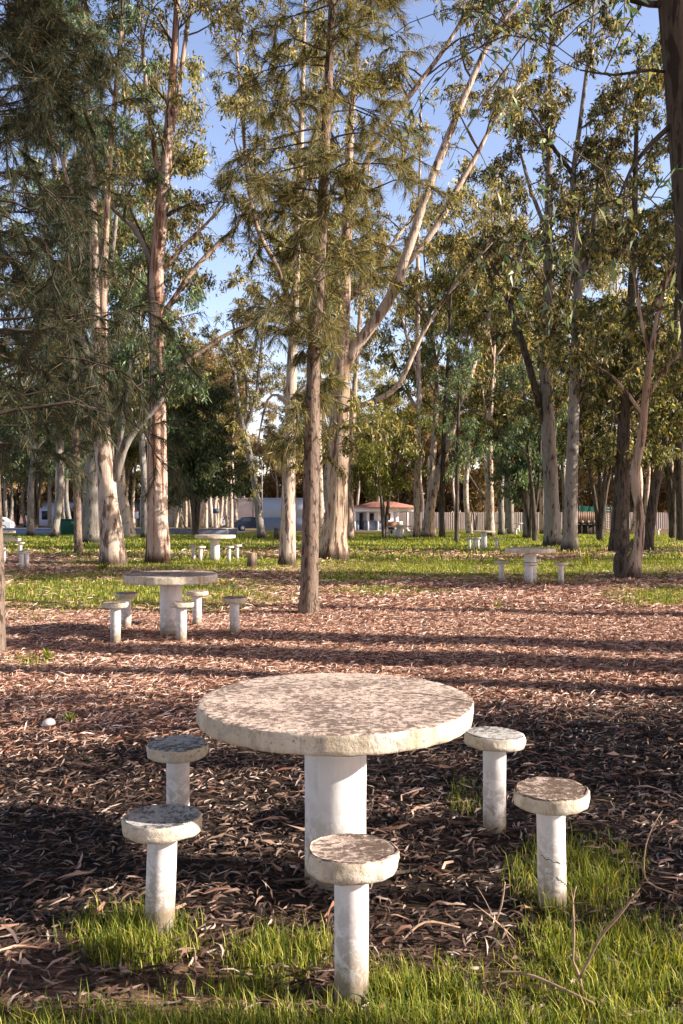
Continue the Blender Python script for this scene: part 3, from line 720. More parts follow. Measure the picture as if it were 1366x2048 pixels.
def make_table(label, loc, seed, dia=1.11, h=.75, th=.085, post=.13, group=None, rz=0, top='conc_top'):
    t = thing('concrete_table', label, 'table', loc, rz, group)
    disc_mesh(dia / 2, th, h, seed, 160, .0085).build('tabletop', [M['conc_rim'], M[top]], t, smooth=True)
    post_mesh(post, h - th + .004, seed).build('pedestal', M['white'], t, smooth=True)
    return t
def make_stool(label, loc, seed, dia=.292, h=.46, th=.060, post=.055, group=None, rz=0, top='conc_seat', tilt=(0, 0), dish=0.0, crack=False, rough=.007):
    t = thing('concrete_stool', label, 'stool', loc, rz, group)
    s = disc_mesh(dia / 2, th, 0, seed, 72, rough, dish).build('seat', [M['conc_rim'], M[top]], t, smooth=True)
    s.location = (0, 0, h); s.rotation_euler = (tilt[0], tilt[1], seed * 1.7)
    post_mesh(post, h - th * .6, seed).build('post', M['white'], t, smooth=True)
    if crack:
        mb = MB()
        for z0, a0, a1, sl in ((.21, -2.6, -.45, -.035), (.135, -1.5, -.45, -.05)):
            n = 16; pts = [(math.cos(a) * (post + .0006), math.sin(a) * (post + .0006), z0 + sl * (i / n) + .004 * math.sin(i * 1.7)) for i, a in enumerate(np.linspace(a0, a1, n))]
            mb.tube(pts, np.full(n, .0013), 4)
        mb.build('crack', M['crack'], t)
    return t

def gp(px, py, d=None): return ground_at(px, py, d)
near_table = make_table('big round weathered concrete table nearest on white pedestal, lichen-flecked top and cream rim', gp(671, 1752), 1, dia=1.155, th=.080)
G1 = 'stools around the nearest table'
make_stool('stool with sunlit flaking brown seat standing right in front of the nearest table pedestal', gp(703, 1985), 2, group=G1, th=.07, h=.468, tilt=(.05, -.02), rough=.010, dish=.004)
make_stool('low stool with grey dished scratched seat and tilted post, grass at its foot', gp(319, 1846), 3, group=G1, top='conc_grey', tilt=(.02, -.05), dish=.014, h=.405).rotation_euler = (.0, .035, 0)
make_stool('stool with grey flecked seat half hidden behind the dished grey stool', gp(356, 1662), 4, group=G1, top='conc_grey', h=.425)
make_stool('stool with dark flaked seat and cracked white post in deep green grass', gp(1105, 1812), 5, group=G1, crack=True, tilt=(-.02, .02)).rotation_euler = (0, -.02, 0)
make_stool('stool with chipped grey and white seat tucked near the table rim, farthest from the grass', gp(989, 1661), 6, group=G1, top='conc_grey', tilt=(0, -.06), h=.472)

make_table('second white round table in sunny leaf litter, before the red-brown trunk', gp(342, 1268), 7, dia=1.14, th=.10, post=.135, top='conc_seat')
G2 = 'stools around the second table'
for px, py, sd, lab in ((231, 1283, 21, 'outermost shaded stool of the second table, on the side away from the she-oak'),
        (253, 1256, 22, 'stool with grey rim just behind the outermost stool of the second table'),
        (363, 1282, 23, 'stool directly before the second table pedestal'),
        (394, 1251, 24, 'stool just behind the second table pedestal'),
        (469, 1269, 25, 'stool of the second table standing nearest the she-oak trunk')):
    make_stool(lab, gp(px, py), sd, group=G2, post=.06, tilt=(0, .02))
make_table('lone white round table beyond the litter near the crooked stump-footed tree', gp(1061, 1167), 8, dia=1.02, h=.74, th=.09, post=.12, top='conc_seat')
G3 = 'stools around the lone table near the crooked tree'
for px, py, sd, lab in ((1003, 1165, 31, 'stool of the lone table on the side away from the crooked tree'),
        (1060, 1170, 32, 'stool standing straight before the pedestal of the lone table'),
        (1068, 1160, 33, 'stool half hidden behind the pedestal of the lone table'),
        (1122, 1169, 34, 'stool of the lone table on the side of the crooked tree')):
    make_stool(lab, gp(px, py), sd, group=G3)
make_table('white round table on the lawn between red-brown trunk and stump', gp(430, 1122), 9, dia=1.2, h=.78, th=.10, post=.135)
G4 = 'stools around the table beside the stump'
for px, py, sd, lab in ((387, 1120, 41, 'stool nearest the red-brown trunk at the table beside the stump'),
        (401, 1124, 42, 'second stool from the red-brown trunk at the table beside the stump'),
        (458, 1124, 43, 'front stool on the stump side of the table beside the stump'),
        (474, 1120, 44, 'rear stool closest to the stump, at the table beside the stump')):
    make_stool(lab, gp(px, py), sd, group=G4, h=.47)
make_table('small white round table on grass before the fence', gp(968, 1099), 10, dia=.9, h=.74, th=.06, post=.115)
G5 = 'stools around the small table before the fence'
for px, py, sd, lab in ((939, 1098, 51, 'outer stool of the small table before the fence, pavilion side'),
        (950, 1100, 52, 'front inner stool of the small table before the fence'),
        (956, 1097, 53, 'rear inner stool of the small table before the fence'),
        (993, 1100, 54, 'single stool on the lone-table side of the small table before the fence')):
    make_stool(lab, gp(px, py), sd, group=G5)
make_table('grey-topped round table cut by the picture edge before the green bin', gp(2, 1126), 11, dia=1.15, h=.72, th=.09)
G6 = 'stools around the edge table before the green bin'
for px, py, sd, lab in ((43, 1138, 61, 'front stool of the edge table, close beside another post'),
        (54, 1135, 62, 'stool touching sight-line with the front stool of the edge table, nearer the trees'),
        (5, 1132, 63, 'stool at the very picture edge before the edge table'),
        (41, 1112, 64, 'rear stool of the edge table on the lawn')):
    make_stool(lab, gp(px, py), sd, group=G6)
make_table('farther round table at the picture edge, behind the edge table', gp(-4, 1108), 12, dia=1.15, h=.8)
make_table('dark-topped round table before the pavilion, under the lime green tree', gp(800, 1076), 13, dia=1.5, h=.8, top='conc_grey', post=.18)
G7 = 'stools around the table before the pavilion'
for i, px in enumerate((779, 787, 793, 812, 823)):
    make_stool(['first stool from the lime tree stem at the table before the pavilion', 'second stool from the lime tree stem at the table before the pavilion',
        'third stool from the lime tree stem, just before the pavilion table post', 'inner stool past the post of the pavilion table', 'outermost stool by the straight pale trunk at the pavilion table'][i],
        gp(px, 1075 + (i % 2)), 70 + i, group=G7, h=.55, post=.07)
make_table('tiny far white table before the fence behind the small table', gp(986, 1071), 14, h=1.0, dia=.9)
make_table('tiny far white table between slanting grey trunk and fence', gp(1037, 1063), 15, h=.9)
G8 = 'far stools along the fence'
for i, (px, py, lab) in enumerate(((1012, 1070, 'far stool before the fence beside the slanting grey trunk'), (1002, 1070, 'far stool before the fence next to the grey straight trunk'),
        (1032, 1071, 'far stool in front of the tiny far table by the slanting grey trunk'), (1047, 1065, 'far stool at the tiny far table on the side of the dark trunks'),
        (1299, 1073, 'far stool behind the crooked tree, the taller pale one'), (1316, 1073, 'far stool behind the crooked tree, the one standing alone'))):
    make_stool(lab, gp(px, py), 80 + i, group=G8, h=.55, post=.08, dia=.36)

# ------------------------------------------------------------------ stump, mushroom, sticks
b = gp(504, 1134); t = thing('tree_stump', 'short sawn brown tree stump beside the straight cream eucalyptus', 'stump', b)
mb = MB(); mb.tube([(0,0,-.05),(0,0,.1),(.005,0,.22),(.0,0,.375)], [.145,.135,.128,.125], 18, rough=.06, seed=4, cap=False); mb.build('bark', M['bark_tan'], t, smooth=True)
mb = MB(); mb.lathe([(.125,.37),(.12,.378),(.08,.379),(.0001,.38)], 24); mb.build('cut_face', plain('sawn_wood', (.36,.24,.14), .8, .25, 25), t)
b = gp(98, 1459); t = thing('mushroom', 'small pale rounded mushroom on dark litter next to a green weed', 'mushroom', b); t.scale = (.85,) * 3
pm = plain('mushroom_skin', (.62,.58,.57), .6, .08, 30)
mb = MB(); mb.lathe([(.013,-.01),(.011,.02),(.010,.05)], 16); mb.build('stem', pm, t, smooth=True)
mb = MB(); mb.lathe([(.008,.043),(.046,.040),(.053,.046),(.052,.058),(.042,.078),(.022,.090),(.0001,.093)], 28, jitter=lambda p: (p.x * (1 + .06 * mnoise.noise(p * 20)), p.y, p.z + .003 * mnoise.noise(p * 40))); mb.build('cap', pm, t, smooth=True)

def stick(name, label, cat, rows, bark='twig', sides=8, side_rows=()):
    """rows: (x, y, z, r) world; a dry twig or bark strip with side twigs"""
    rows = np.array(rows, float); rows[:, 3] *= .75; side_rows = [np.array(q, float) * np.array([1, 1, 1, .75]) for q in side_rows]; o0 = rows[0][:3].copy()
    mb = MB()
    for k, rr in enumerate([rows] + [np.array(s, float) for s in side_rows]):
        c = smooth(rr, .03); mb.tube(c[:, :3], c[:, 3], sides, rough=.22, seed=k + 2, freq=(3, 20))
    o = mb.build(name, M[bark], None, o0, True); o.location = o0; tag(o, label, cat); return o
M['dry'] = plain('dry_stick_bark', (.33,.225,.155), .9, .35, 30)
def up(px, py, d, r): return np.append(P(px, py, d), r)
stick('dead_twig', 'forked dry brown twig standing in grass before the cracked stool', 'twig',
      [up(1168,2002,2.70,.007), up(1160,1958,2.72,.0065), up(1152,1935,2.74,.006), up(1146,1920,2.75,.005), up(1148,1870,2.77,.0055), up(1146,1800,2.79,.004), up(1153,1772,2.80,.003)], 'dry',
      side_rows=[[up(1160,1955,2.72,.006), up(1178,1918,2.70,.006), up(1205,1868,2.68,.006), up(1235,1835,2.66,.0055), up(1262,1800,2.65,.004), up(1280,1776,2.64,.002)],
                 [up(1205,1868,2.68,.003), up(1198,1845,2.66,.0015)], [up(1147,1806,2.79,.003), up(1141,1774,2.78,.0018)], [up(1148,1806,2.79,.002), up(1176,1805,2.74,.001)]])
stick('dead_twig', 'thin dry twig tangle leaning between front stool and cracked stool', 'twig',
      [up(1036,1885,3.05,.003), up(1000,1850,3.0,.004), up(975,1828,2.98,.003), up(946,1806,2.96,.0015)], 'dry',
      side_rows=[[up(990,1846,3.0,.005), up(1003,1810,3.0,.005), up(1010,1764,3.0,.003)], [up(988,1838,3.0,.002), up(970,1800,3.0,.002), up(953,1772,3.0,.001)], [up(1004,1848,3.0,.003), up(1030,1905,2.9,.002)]])
stick('dead_twig', 'thin curved dry shoot bending above dark litter past the cracked stool', 'twig',
      [up(1390,1798,3.2,.003), up(1340,1784,3.25,.003), up(1298,1766,3.3,.004), up(1288,1738,3.32,.004), up(1292,1690,3.34,.0035), up(1305,1655,3.36,.0025), up(1320,1628,3.38,.0015)], 'dry')
stick('fallen_branch', 'long flat brown strip of bark lying behind the front stool', 'branch',
      [np.append(gp(548, 1772), .006) + [0,0,.02,0], np.append(gp(640, 1766), .010) + [0,0,.022,0], np.append(gp(790, 1757), .011) + [0,0,.022,0], np.append(gp(905, 1734), .004) + [0,0,.02,0]], 'bark_dark')
stick('fallen_branch', 'crooked dry stick lying in grass at the bottom of the picture', 'branch',
      [np.append(gp(985, 1975), .004) + [0,0,.05,0], np.append(gp(1050, 1985), .006) + [0,0,.06,0], np.append(gp(1130, 2012), .006) + [0,0,.05,0], np.append(gp(1190, 2035), .005) + [0,0,.04,0]], 'dry')
stick('fallen_branch', 'arched dry stick on sunlit litter past the front stool', 'branch',
      [np.append(gp(800, 1890), .004) + [0,0,.01,0], np.append(gp(850, 1872), .006) + [0,0,.05,0], np.append(gp(920, 1866), .004) + [0,0,.02,0]], 'dry')
o = stick('twig', 'thin curved dry twig lying across the top of the nearest table', 'twig',
      [(.26,3.66,.757,.0016),(.36,3.62,.762,.0018),(.45,3.56,.760,.0018),(.53,3.49,.757,.0015),(.58,3.45,.752,.0012)], 'twig')

# weeds
def weed(label, px, py, n, h, w, seed, mat='grass', spread=.5):
    rng = np.random.default_rng(seed); b = gp(px, py); mb = MB()
    for k in range(n):
        az = rng.uniform(0, 6.28); q = shoot(rng, np.array([rng.normal() * h * .08, rng.normal() * h * .08, 0]), np.array([math.cos(az) * spread, math.sin(az) * spread, 1.0]), h * rng.uniform(.5, 1.1), 5, .5, .1)
        s = np.array([-math.sin(az), math.cos(az), 0]) * w; ww = np.array([.6, 1, .8, .5, .05])[:, None]
        v = np.stack([q - s * ww, q + s * ww], 1).reshape(-1, 3)
        mb.add(v, [(2*i, 2*i+1, 2*i+3, 2*i+2) for i in range(4)])
    o = mb.build('weed_plant', M[mat], None); o.location = b; tag(o, label, 'weed'); return o
weed('small green weed on dark litter next to the mushroom', 140, 1447, 46, .10, .006, 3)
weed('tall pale grass clump between the lone table and the crooked tree', 1174, 1132, 30, .55, .02, 5, 'grass', .35)
weed('green leafy weed before the foot of the leaning pale eucalyptus', 205, 1140, 60, .28, .02, 6, 'grass', .9)
weed('small yellow-green weed alone in sunlit litter before the lone table', 995, 1216, 24, .12, .012, 7)
weed('small green weed in the litter straight before the second table', 96, 1320, 40, .14, .01, 8)

# ------------------------------------------------------------------ buildings and far things
def slab(lo, hi, name, mat, parent=None, bev=0):
    mb = MB(); mb.box(lo, hi); o = mb.build(name, mat, parent)
    if bev: bevel(o, bev)
    return o
M['wall_white'] = plain('white_wall_paint', (.70,.68,.68), .8, .06, 2)
M['wall_lilac'] = plain('pale_blue_wall_paint', (.50,.53,.66), .8, .05, 2)
M['wall_blue'] = plain('blue_grey_wall_paint', (.20,.235,.34), .8, .08, 2)
M['dark'] = plain('dark_opening', (.03,.03,.035), .6)
M['fence'] = None
def tile_mat():
    t = NT('red_clay_tiles'); v = t.coord((1,1,1), False); w = t.n('ShaderNodeTexWave', Scale=2.2, Distortion=.3); t.l(v, w.inputs['Vector'])
    n = t.noise(v, 5, 4); t.bsdf(t.mix(t.ramp(n, [(.35,0.0),(.65,.5)]), (.36,.15,.11), (.46,.26,.20)), .85, w.outputs['Fac'], .6, .06); return t.m
M['tiles'] = tile_mat()
def sheet_mat(name, c1, c2):
    t = NT(name); v = t.coord((1,1,.15), False); n = t.noise(v, 3, 5); t.bsdf(t.ramp(n, [(.3, c1), (.7, c2)]), .6, n, .1, .02, .4, .1); return t.m
M['fence'] = sheet_mat('corrugated_metal_sheet', (.36,.29,.25), (.50,.42,.37))
M['board'] = sheet_mat('weathered_brown_board', (.15,.085,.05), (.24,.14,.09))
M['wood'] = plain('weathered_grey_wood', (.30,.24,.19), .85, .2, 8)
M['black_wood'] = plain('dark_stained_wood', (.05,.04,.035), .85, .2, 8)

# blue and white building behind the cream trunk
b = gp(583, 1062, 92); t = thing('small_building', 'pale blue block building with darker blue-grey lower band, behind the cream eucalyptus', 'building', b)
h = 64 / F * 92; x0 = (525 - 583) / F * 92; x1 = (690 - 583) / F * 92
slab((x0, 0, -.1), (x1, 5, h * .42), 'lower_wall', M['wall_blue'], t); slab((x0 + .02, .02, h * .42), (x1 - .02, 4.98, h), 'upper_wall', M['wall_lilac'], t)
slab((x0 - .08, -.08, h), (x1 + .08, 5.08, h + .12), 'roof', M['wall_lilac'], t)
slab((x1 - 2.2, -.02, .0), (x1 - 1.3, .06, 2.0), 'door', plain('grey_door_paint', (.25,.28,.33)), t)
# pavilion
d = 97.0; b = gp(766, 1058, d); t = thing('pavilion', 'white open-fronted pavilion with red tiled hip roof and blue-grey lower walls', 'pavilion', b)
k = d / F; X = lambda px: (px - 766) * k
ev = 47 * k
slab((X(706), 0, ev * .80), (X(798), .3, ev), 'front_beam', M['wall_white'], t)
slab((X(798), 0, ev * .80), (X(832), .3, ev), 'porch_beam', M['wall_white'], t)
for px, w in ((709, 5), (736, 4), (756, 4), (792, 10), (815, 3), (830, 4)):
    slab((X(px - w / 2), -.04, 0), (X(px + w / 2), .36, ev * .80), 'column', M['wall_white'], t)
slab((X(706), 3.4, 0), (X(800), 3.6, ev), 'back_wall', M['wall_white'], t)
slab((X(706) + .02, 3.30, 0), (X(800) - .02, 3.395, ev * .40), 'lower_wall', M['wall_blue'], t)
for a, c in ((712, 718), (728, 734), (738, 754), (783, 798)): slab((X(a), .1, 0), (X(c), .26, ev * .38), 'low_panel', M['wall_blue'], t)
for a, c, z0, z1 in ((720, 727, .02, .75), (742, 750, .42, .72), (775, 784, .42, .72)): slab((X(a), 3.2, ev * z0), (X(c), 3.29, ev * z1), 'opening', M['dark'], t)
slab((X(704), -.5, -.12), (X(836), 3.8, .02), 'floor_slab', M['wall_white'], t)
mb = MB(); rx0, rx1, ry0, ry1 = X(701), X(836), -.6, 4.4; zt = ev + .02; zr = ev + 11 * k
mb.add([(rx0,ry0,zt),(rx1,ry0,zt),(rx1,ry1,zt),(rx0,ry1,zt),((rx0+rx1)/2-1.2,1.9,zr),((rx0+rx1)/2+1.2,1.9,zr),(rx0,ry0,zt-.1),(rx1,ry0,zt-.1),(rx1,ry1,zt-.1),(rx0,ry1,zt-.1)],
       [(0,1,5,4),(2,3,4,5),(6,7,1,0),(7,8,2,1),(8,9,3,2),(9,6,0,3),(6,9,8,7)], [(1,2,5),(3,0,4)])
mb.build('roof', M['tiles'], t)
# barbecue before it
b = gp(783, 1067); k = b.y / F; t = thing('barbecue', 'brick-red barbecue box with dark firebox before the pavilion', 'barbecue', b)
slab((-.28, 0, 0), (.28, .6, .5), 'firebox', M['dark'], t); slab((-.34, -.05, .5), (.34, .65, 1.0), 'hood', plain('brick_red_paint', (.42,.17,.08)), t)
b = gp(800, 1067); t = thing('washstand', 'white painted masonry washstand before the pavilion beside the barbecue', 'washstand', b)
slab((-.3, 0, 0), (.3, .5, .72), 'base', M['wall_white'], t, .02); slab((-.34, -.04, .72), (.34, .54, .8), 'basin_top', M['conc_rim'], t); slab((-.28, .35, .8), (.28, .5, 1.05), 'splashback', M['wall_white'], t)
# far white hall and blue hall on the other side
b = gp(405, 1053, 122); k = 122 / F; t = thing('warehouse', 'long plain pinkish white hall wall far behind slender trunks', 'building', b)
slab((-9, 0, -.2), (8.5, 8, 3.9), 'wall', plain('pinkish_render', (.62,.55,.54), .85, .05, 1), t); slab((-9.1, -.1, 3.9), (8.6, 8.1, 4.1), 'roof', M['wall_white'], t)
for x in (-8.8, -6.5, -4.2, -1.9, .4, 2.7, 5.0, 7.3): slab((x - .04, -.06, 0), (x + .04, -.003, 3.88), 'wall_joint', M['wood'], t)
b = gp(150, 1052, 128); t = thing('warehouse', 'pale blue hall glimpsed between shaded trunks behind the green bin', 'building', b)
slab((-7, 0, -.2), (12, 8, 3.4), 'wall', M['wall_lilac'], t); slab((-7.1, -.1, 3.4), (12.1, 8.1, 3.6), 'roof', M['wall_blue'], t)
for x in (-5, -1.5, 2, 5.5, 9): slab((x, -.05, .9), (x + 1.4, -.003, 2.2), 'window', M['dark'], t)
# corrugated fence
d = 104.0; b = Vector(((880 - CX) / F * d, d, gz(d))); t = thing('sheet_fence', 'long brownish corrugated metal fence along the far edge of the grove', 'fence', b)
mb = MB(); x = 0.0; i = 0; L = (1560 - 880) / F * d; vs = []
while x < L:
    for dx, dy in ((0, 0), (.09, 0), (.13, .05), (.22, .05)): vs.append((x + dx, dy))
    x += .26
v = np.array([(a, c, z) for a, c in vs for z in (.02, 2.05)]); n = len(vs)
mb.add(v, [(2*j, 2*j+2, 2*j+3, 2*j+1) for j in range(n - 1)]); mb.build('panel', M['fence'], t)
for j in range(int(L / 3) + 1): slab((j * 3.0 - .03, .06, 0), (j * 3.0 + .03, .12, 2.1), 'post', M['wood'], t)
# fence on the pavilion side
t2 = dup(t, Vector(((640 - CX) / F * 110, 110, gz(110))), 0, 'corrugated fence stretch glimpsed behind the pavilion columns')
# green net above the fence
d = 102; b = gp(1192, 1055, d); k = d / F; t = thing('shade_net', 'green shade netting strung on thin posts above the fence', 'netting', b)
mb = MB(); n = 24; vs = []
for j in range(n + 1):
    xx = (-33 + 66 * j / n) * k; sag = .06 * math.sin(j * 1.9) + .05 * math.sin(j * .7)
    vs += [(xx, .05 * math.sin(j * 1.3), 33 * k + sag * .4), (xx, .03 * math.sin(j * 2.1), 47 * k + sag)]
mb.add(vs, [(2*j, 2*j+2, 2*j+3, 2*j+1) for j in range(n)]); mb.build('net', leaf_mat('green_netting', [(0,(.02,.16,.12)),(1,(.03,.20,.15))], .4, (1,1,1)), t)
for xx in (-33, -16, 2, 18, 33): slab((xx * k - .03, .08, 0), (xx * k + .03, .14, 47.5 * k), 'post', M['wood'], t)
# wooden play frame
b = gp(1185, 1070); k = b.y / F; t = thing('play_frame', 'low dark wooden play platform with brown back boards and steep ladder', 'play frame', b)
for xx in (-34, -22, -10, 2, 14): 
    for yy in (0, 1.6): slab((xx * k - .06, yy, 0), (xx * k + .06, yy + .12, 24 * k), 'post', M['black_wood'], t)
slab((-36 * k, -.05, 22 * k), (17 * k, 1.8, 26 * k), 'deck', M['black_wood'], t)
slab((-35 * k, .4, .02), (16 * k, .5, 21 * k), 'skirt_board', M['black_wood'], t)
for j in range(14): slab((-35 * k + j * 3.7 * k, 1.7, 26.2 * k), (-35 * k + (j + .93) * 3.7 * k, 1.76, (46 + (j % 3) * .5) * k), 'back_board', M['board'], t)
for j in range(5): 
    mb = MB(); mb.tube([((-33 + 12 * j) * k, -.1, 26.5 * k), ((-33 + 12 * j) * k, .25, 26.5 * k)], [.11, .11], 10); mb.build('log_end', M['wood'], t)
for xx in (18, 38): slab((xx * k - .06, -.1, 0), (xx * k + .06, .06, 56 * k), 'ladder_rail', M['wood'] if xx > 20 else M['black_wood'], t)
for j in range(10): slab((18 * k + .055, -.08, (6 + 5.2 * j) * k), (38 * k - .055, .0, (8.0 + 5.2 * j) * k), 'rung', M['wood'], t)
# green bin
b = gp(136, 1071); k = b.y / F; t = thing('waste_container', 'dark green waste container with open lighter lid on the lawn edge', 'bin', b)
gm = plain('green_plastic', (.012,.085,.055), .5, .1, 3)
mb = MB(); w = 15.5 * k; mb.add([(-w*.92,0,.12),(w*.92,0,.12),(w*.92,1,.12),(-w*.92,1,.12),(-w,-.06,30*k),(w,-.06,30*k),(w,1.06,30*k),(-w,1.06,30*k)], [(0,3,2,1),(4,5,6,7),(0,1,5,4),(1,2,6,5),(2,3,7,6),(3,0,4,7)]); bevel(mb.build('body', gm, t), .03)
slab((-w * 1.03, -.1, 30 * k + .003), (w * 1.03, 1.1, 33 * k), 'lid', gm, t, .03); slab((w * .45, -.075, 22 * k), (w * .85, -.05, 29 * k), 'lid_flap', plain('light_green_plastic', (.05,.34,.22), .5), t)
for s in (-1, 1): 
    mb = MB(); mb.tube([(s * w * .7, .1, .08), (s * w * .7 + .06, .1, .08)], [.08, .08], 12); mb.build('wheel', M['dark'], t)
# low roadside wall, bollards, post, signs, lamp
d = 68.0; b = Vector(((-60 - CX) / F * d, d, gz(d))); t = thing('low_wall', 'long low blue-grey roadside wall with pale coping beyond the lawn', 'wall', b)
L = (474 + 60) / F * d
slab((0, 0, -.1), (L, .25, .46), 'wall_face', M['wall_blue'], t); slab((-.02, -.03, .46), (L + .02, .28, .55), 'coping', plain('pale_coping', (.55,.52,.52), .85), t)
for j, (px, py, lab) in enumerate(((60, 1072, 'short pale bollard before the low wall near the edge tables'), (260, 1071, 'short pale bollard before the low wall beside the leaning pale eucalyptus'), (454, 1068, 'short pale bollard at the end of the low wall near the dark blue car'))):
    b = gp(px, py, 66); t = thing('bollard', lab, 'bollard', b, 0, 'bollards before the low wall')
    mb = MB(); mb.lathe([(.11,-.05),(.11,.42),(.09,.47),(.0001,.48)], 18); mb.build('shaft', M['white'], t, smooth=False)
b = gp(553, 1079); t = thing('stump_post', 'short dark round wooden post before the blue building', 'post', b)
mb = MB(); mb.tube([(0,0,-.1),(0,0,.4),(.01,0,.68)], [.16,.155,.15], 14, rough=.06, cap=True); mb.build('shaft', M['bark_dark'], t, smooth=False)
b = gp(524, 1062, 86); k = 86 / F; t = thing('street_lamp', 'slim grey lamp pole beside the curved eucalyptus near the car', 'street lamp', b)
mb = MB(); mb.tube([(0,0,0),(0,0,3),(0,0,7.2)], [.09,.075,.05], 10); mb.build('pole', plain('galvanised_steel', (.42,.41,.42), .5), t, smooth=True)
mb = MB(); mb.tube([(0,0,7.15),(-.5,0,7.5),(-1.2,0,7.55)], [.04,.035,.03], 8); mb.build('arm', plain('galvanised_arm', (.42,.41,.42), .5), t, smooth=True)
slab((-1.75, -.14, 7.50), (-1.15, .14, 7.62), 'lamp_head', M['wall_white'], t, .03)
b = gp(432, 1055, 90); t = thing('information_board', 'small dark blue board on a post among slender pale trunks', 'sign', b)
slab((-.04, 0, 0), (.04, .08, 1.9), 'post', M['wood'], t); slab((-.34, -.05, 1.9), (.34, .0, 2.4), 'board', plain('dark_blue_board', (.05,.08,.13), .5), t)
b = gp(273, 1055, 90); t = thing('notice_sign', 'white sign with red top edge between leaning and red-brown trunks', 'sign', b)
slab((-.04, 0, 0), (.04, .08, 2.3), 'post', M['wood'], t); slab((-.22, -.05, 1.3), (.22, .0, 2.1), 'board', M['wall_white'], t); slab((-.22, -.058, 2.1), (.22, .0, 2.22), 'red_edge', plain('red_edge_paint', (.42,.06,.05), .5), t)

# cars
def make_car(label, px, py, d, paint, rz):
    b = gp(px, py, d); t = thing('parked_car', label, 'car', b, rz)
    prof = [(-2.1,.30),(-2.15,.62),(-2.02,.88),(-1.25,1.0),(-.55,1.46),(.25,1.55),(1.25,1.50),(1.85,1.08),(2.08,.98),(2.14,.62),(2.08,.30)]
    mb = MB(); ys = [(-.86, .90), (-.80, 1.0), (.80, 1.0), (.86, .90)]; n = len(prof); V = []
    for y, s in ys:
        for x, z in prof:
            yy = y * (1 - .22 * max(0, (z - .95) / .6)); V.append((x * (1 if abs(y) < .82 else .985), yy, z if abs(y) < .82 else .30 + (z - .30) * .985))
    q = [(j * n + i, (j + 1) * n + i, (j + 1) * n + (i + 1) % n, j * n + (i + 1) % n) for j in range(3) for i in range(n)]
    mb.add(V, q)
    for j, fl in ((0, 1), (3, 0)):
        c = sum(np.array(V[j * n + i]) for i in range(n)) / n
        mb.add([V[j * n + i] for i in range(n)] + [c], None, [((i, (i + 1) % n, n) if fl else ((i + 1) % n, i, n)) for i in range(n)])
    bevel(mb.build('body', paint, t, smooth=False), .05, 3)
    gl = plain('car_glass', (.03,.04,.05), .12, .1, 3, .6)
    for s in (-1, 1):
        mb = MB(); f = lambda x, z: (x, s * (.865 * (1 - .22 * max(0, (z - .95) / .6)) + .012), z)
        for pts in ([(-.95,1.02),(-.45,1.38),(.22,1.44),(.22,1.02)], [(.30,1.02),(.30,1.44),(1.1,1.40),(1.5,1.06)]): mb.add([f(*p) for p in pts], [(0,1,2,3)])
        mb.build('side_window', gl, t)
        for x in (-1.35, 1.3):
            w = MB(); w.tube([(x, s * .70, .34), (x, s * .885, .34)], [.34, .34], 24); ty = w.build('wheel', M['dark'], t)
            w = MB(); w.tube([(x, s * .88, .34), (x, s * .897, .34)], [.20, .19], 16); w.build('rim', plain('alloy_rim', (.45,.45,.46), .35), ty)
        mb = MB(); mb.box((-2.13, s * .52 - .2, .66), (-2.0, s * .52 + .2, .82)); mb.build('headlight', plain('lamp_lens', (.6,.6,.6), .2), t)
        mb = MB(); mb.box((2.0, s * .62 - .14, .75), (2.135, s * .62 + .14, .95)); mb.build('tail_light', plain('red_lens', (.35,.02,.02), .3), t)
        mb = MB(); mb.box((-.98, s * .95 - .1, .98), (-.82, s * .95 + .1, 1.1)); bevel(mb.build('mirror', paint, t), .02)
    mb = MB(); mb.add([(-1.22,-.68,1.035),(-1.22,.68,1.035),(-.60,.62,1.44),(-.60,-.62,1.44)], [(0,1,2,3)]); mb.build('windscreen', gl, t)
    return t
make_car('dark blue parked car partly hidden behind the slim curved eucalyptus', 507, 1061, 93, plain('dark_blue_car_paint', (.014,.022,.055), .25, .05, 2, .6), PI + .2)
make_car('white parked car roof showing above the low wall at the picture edge', -14, 1060, 92, plain('white_car_paint', (.6,.6,.62), .3, .03, 2, .6), .1)
make_car('pale silver car far off between slender cream trunks', 441, 1053, 118, plain('silver_car_paint', (.35,.35,.38), .3, .03, 2, .6), 1.3)

# ------------------------------------------------------------------ ground, grass and litter
GR = [(190,1185,380,40,1.15),(60,1235,90,12,.6),(240,1080,420,26,1.25),(420,1130,300,20,1.0),(1000,1082,460,22,1.25),(1000,1138,460,20,1.15),(760,1118,180,14,.8),(760,1182,150,11,.9),
      (1340,1190,130,24,1.0),(1300,1125,160,18,1.1),(700,1155,140,15,.9),(1060,1158,220,10,.7),
      (270,1865,120,62,.85),(560,1900,100,42,1.0),(683,2085,950,70,.98),(830,1990,120,62,.95),(1150,1760,130,85,.62),(1230,1950,230,105,.8),(930,1600,60,60,.27),
      (60,1322,70,14,.7),(1120,1900,70,60,.7),(470,1985,180,36,.42)]
def grassness(x, y):
    y = np.maximum(y, .5); px = CX + x / y * F; z = np.where(y < 30, 0, -.0135 * (np.minimum(y, 100) - 30)); py = HY + (EYE - z) / y * F
    g = np.zeros_like(px)
    for cx, cy, rx, ry, s in GR:
        g = np.maximum(g, s * np.exp(-(((px - cx) / rx) ** 2 + ((py - cy) / ry) ** 2) * .9))
    return g
def shade_mask(x, y):  # where foreground shade is painted into ground and litter
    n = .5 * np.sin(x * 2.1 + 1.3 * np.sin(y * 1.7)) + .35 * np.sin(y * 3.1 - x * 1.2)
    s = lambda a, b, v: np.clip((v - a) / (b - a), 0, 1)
    return np.clip(s(2.75, 3.2, y + .18 * n) * (1 - s(5.6, 7.2, y + .5 * n - .25 * x)), 0, 1)
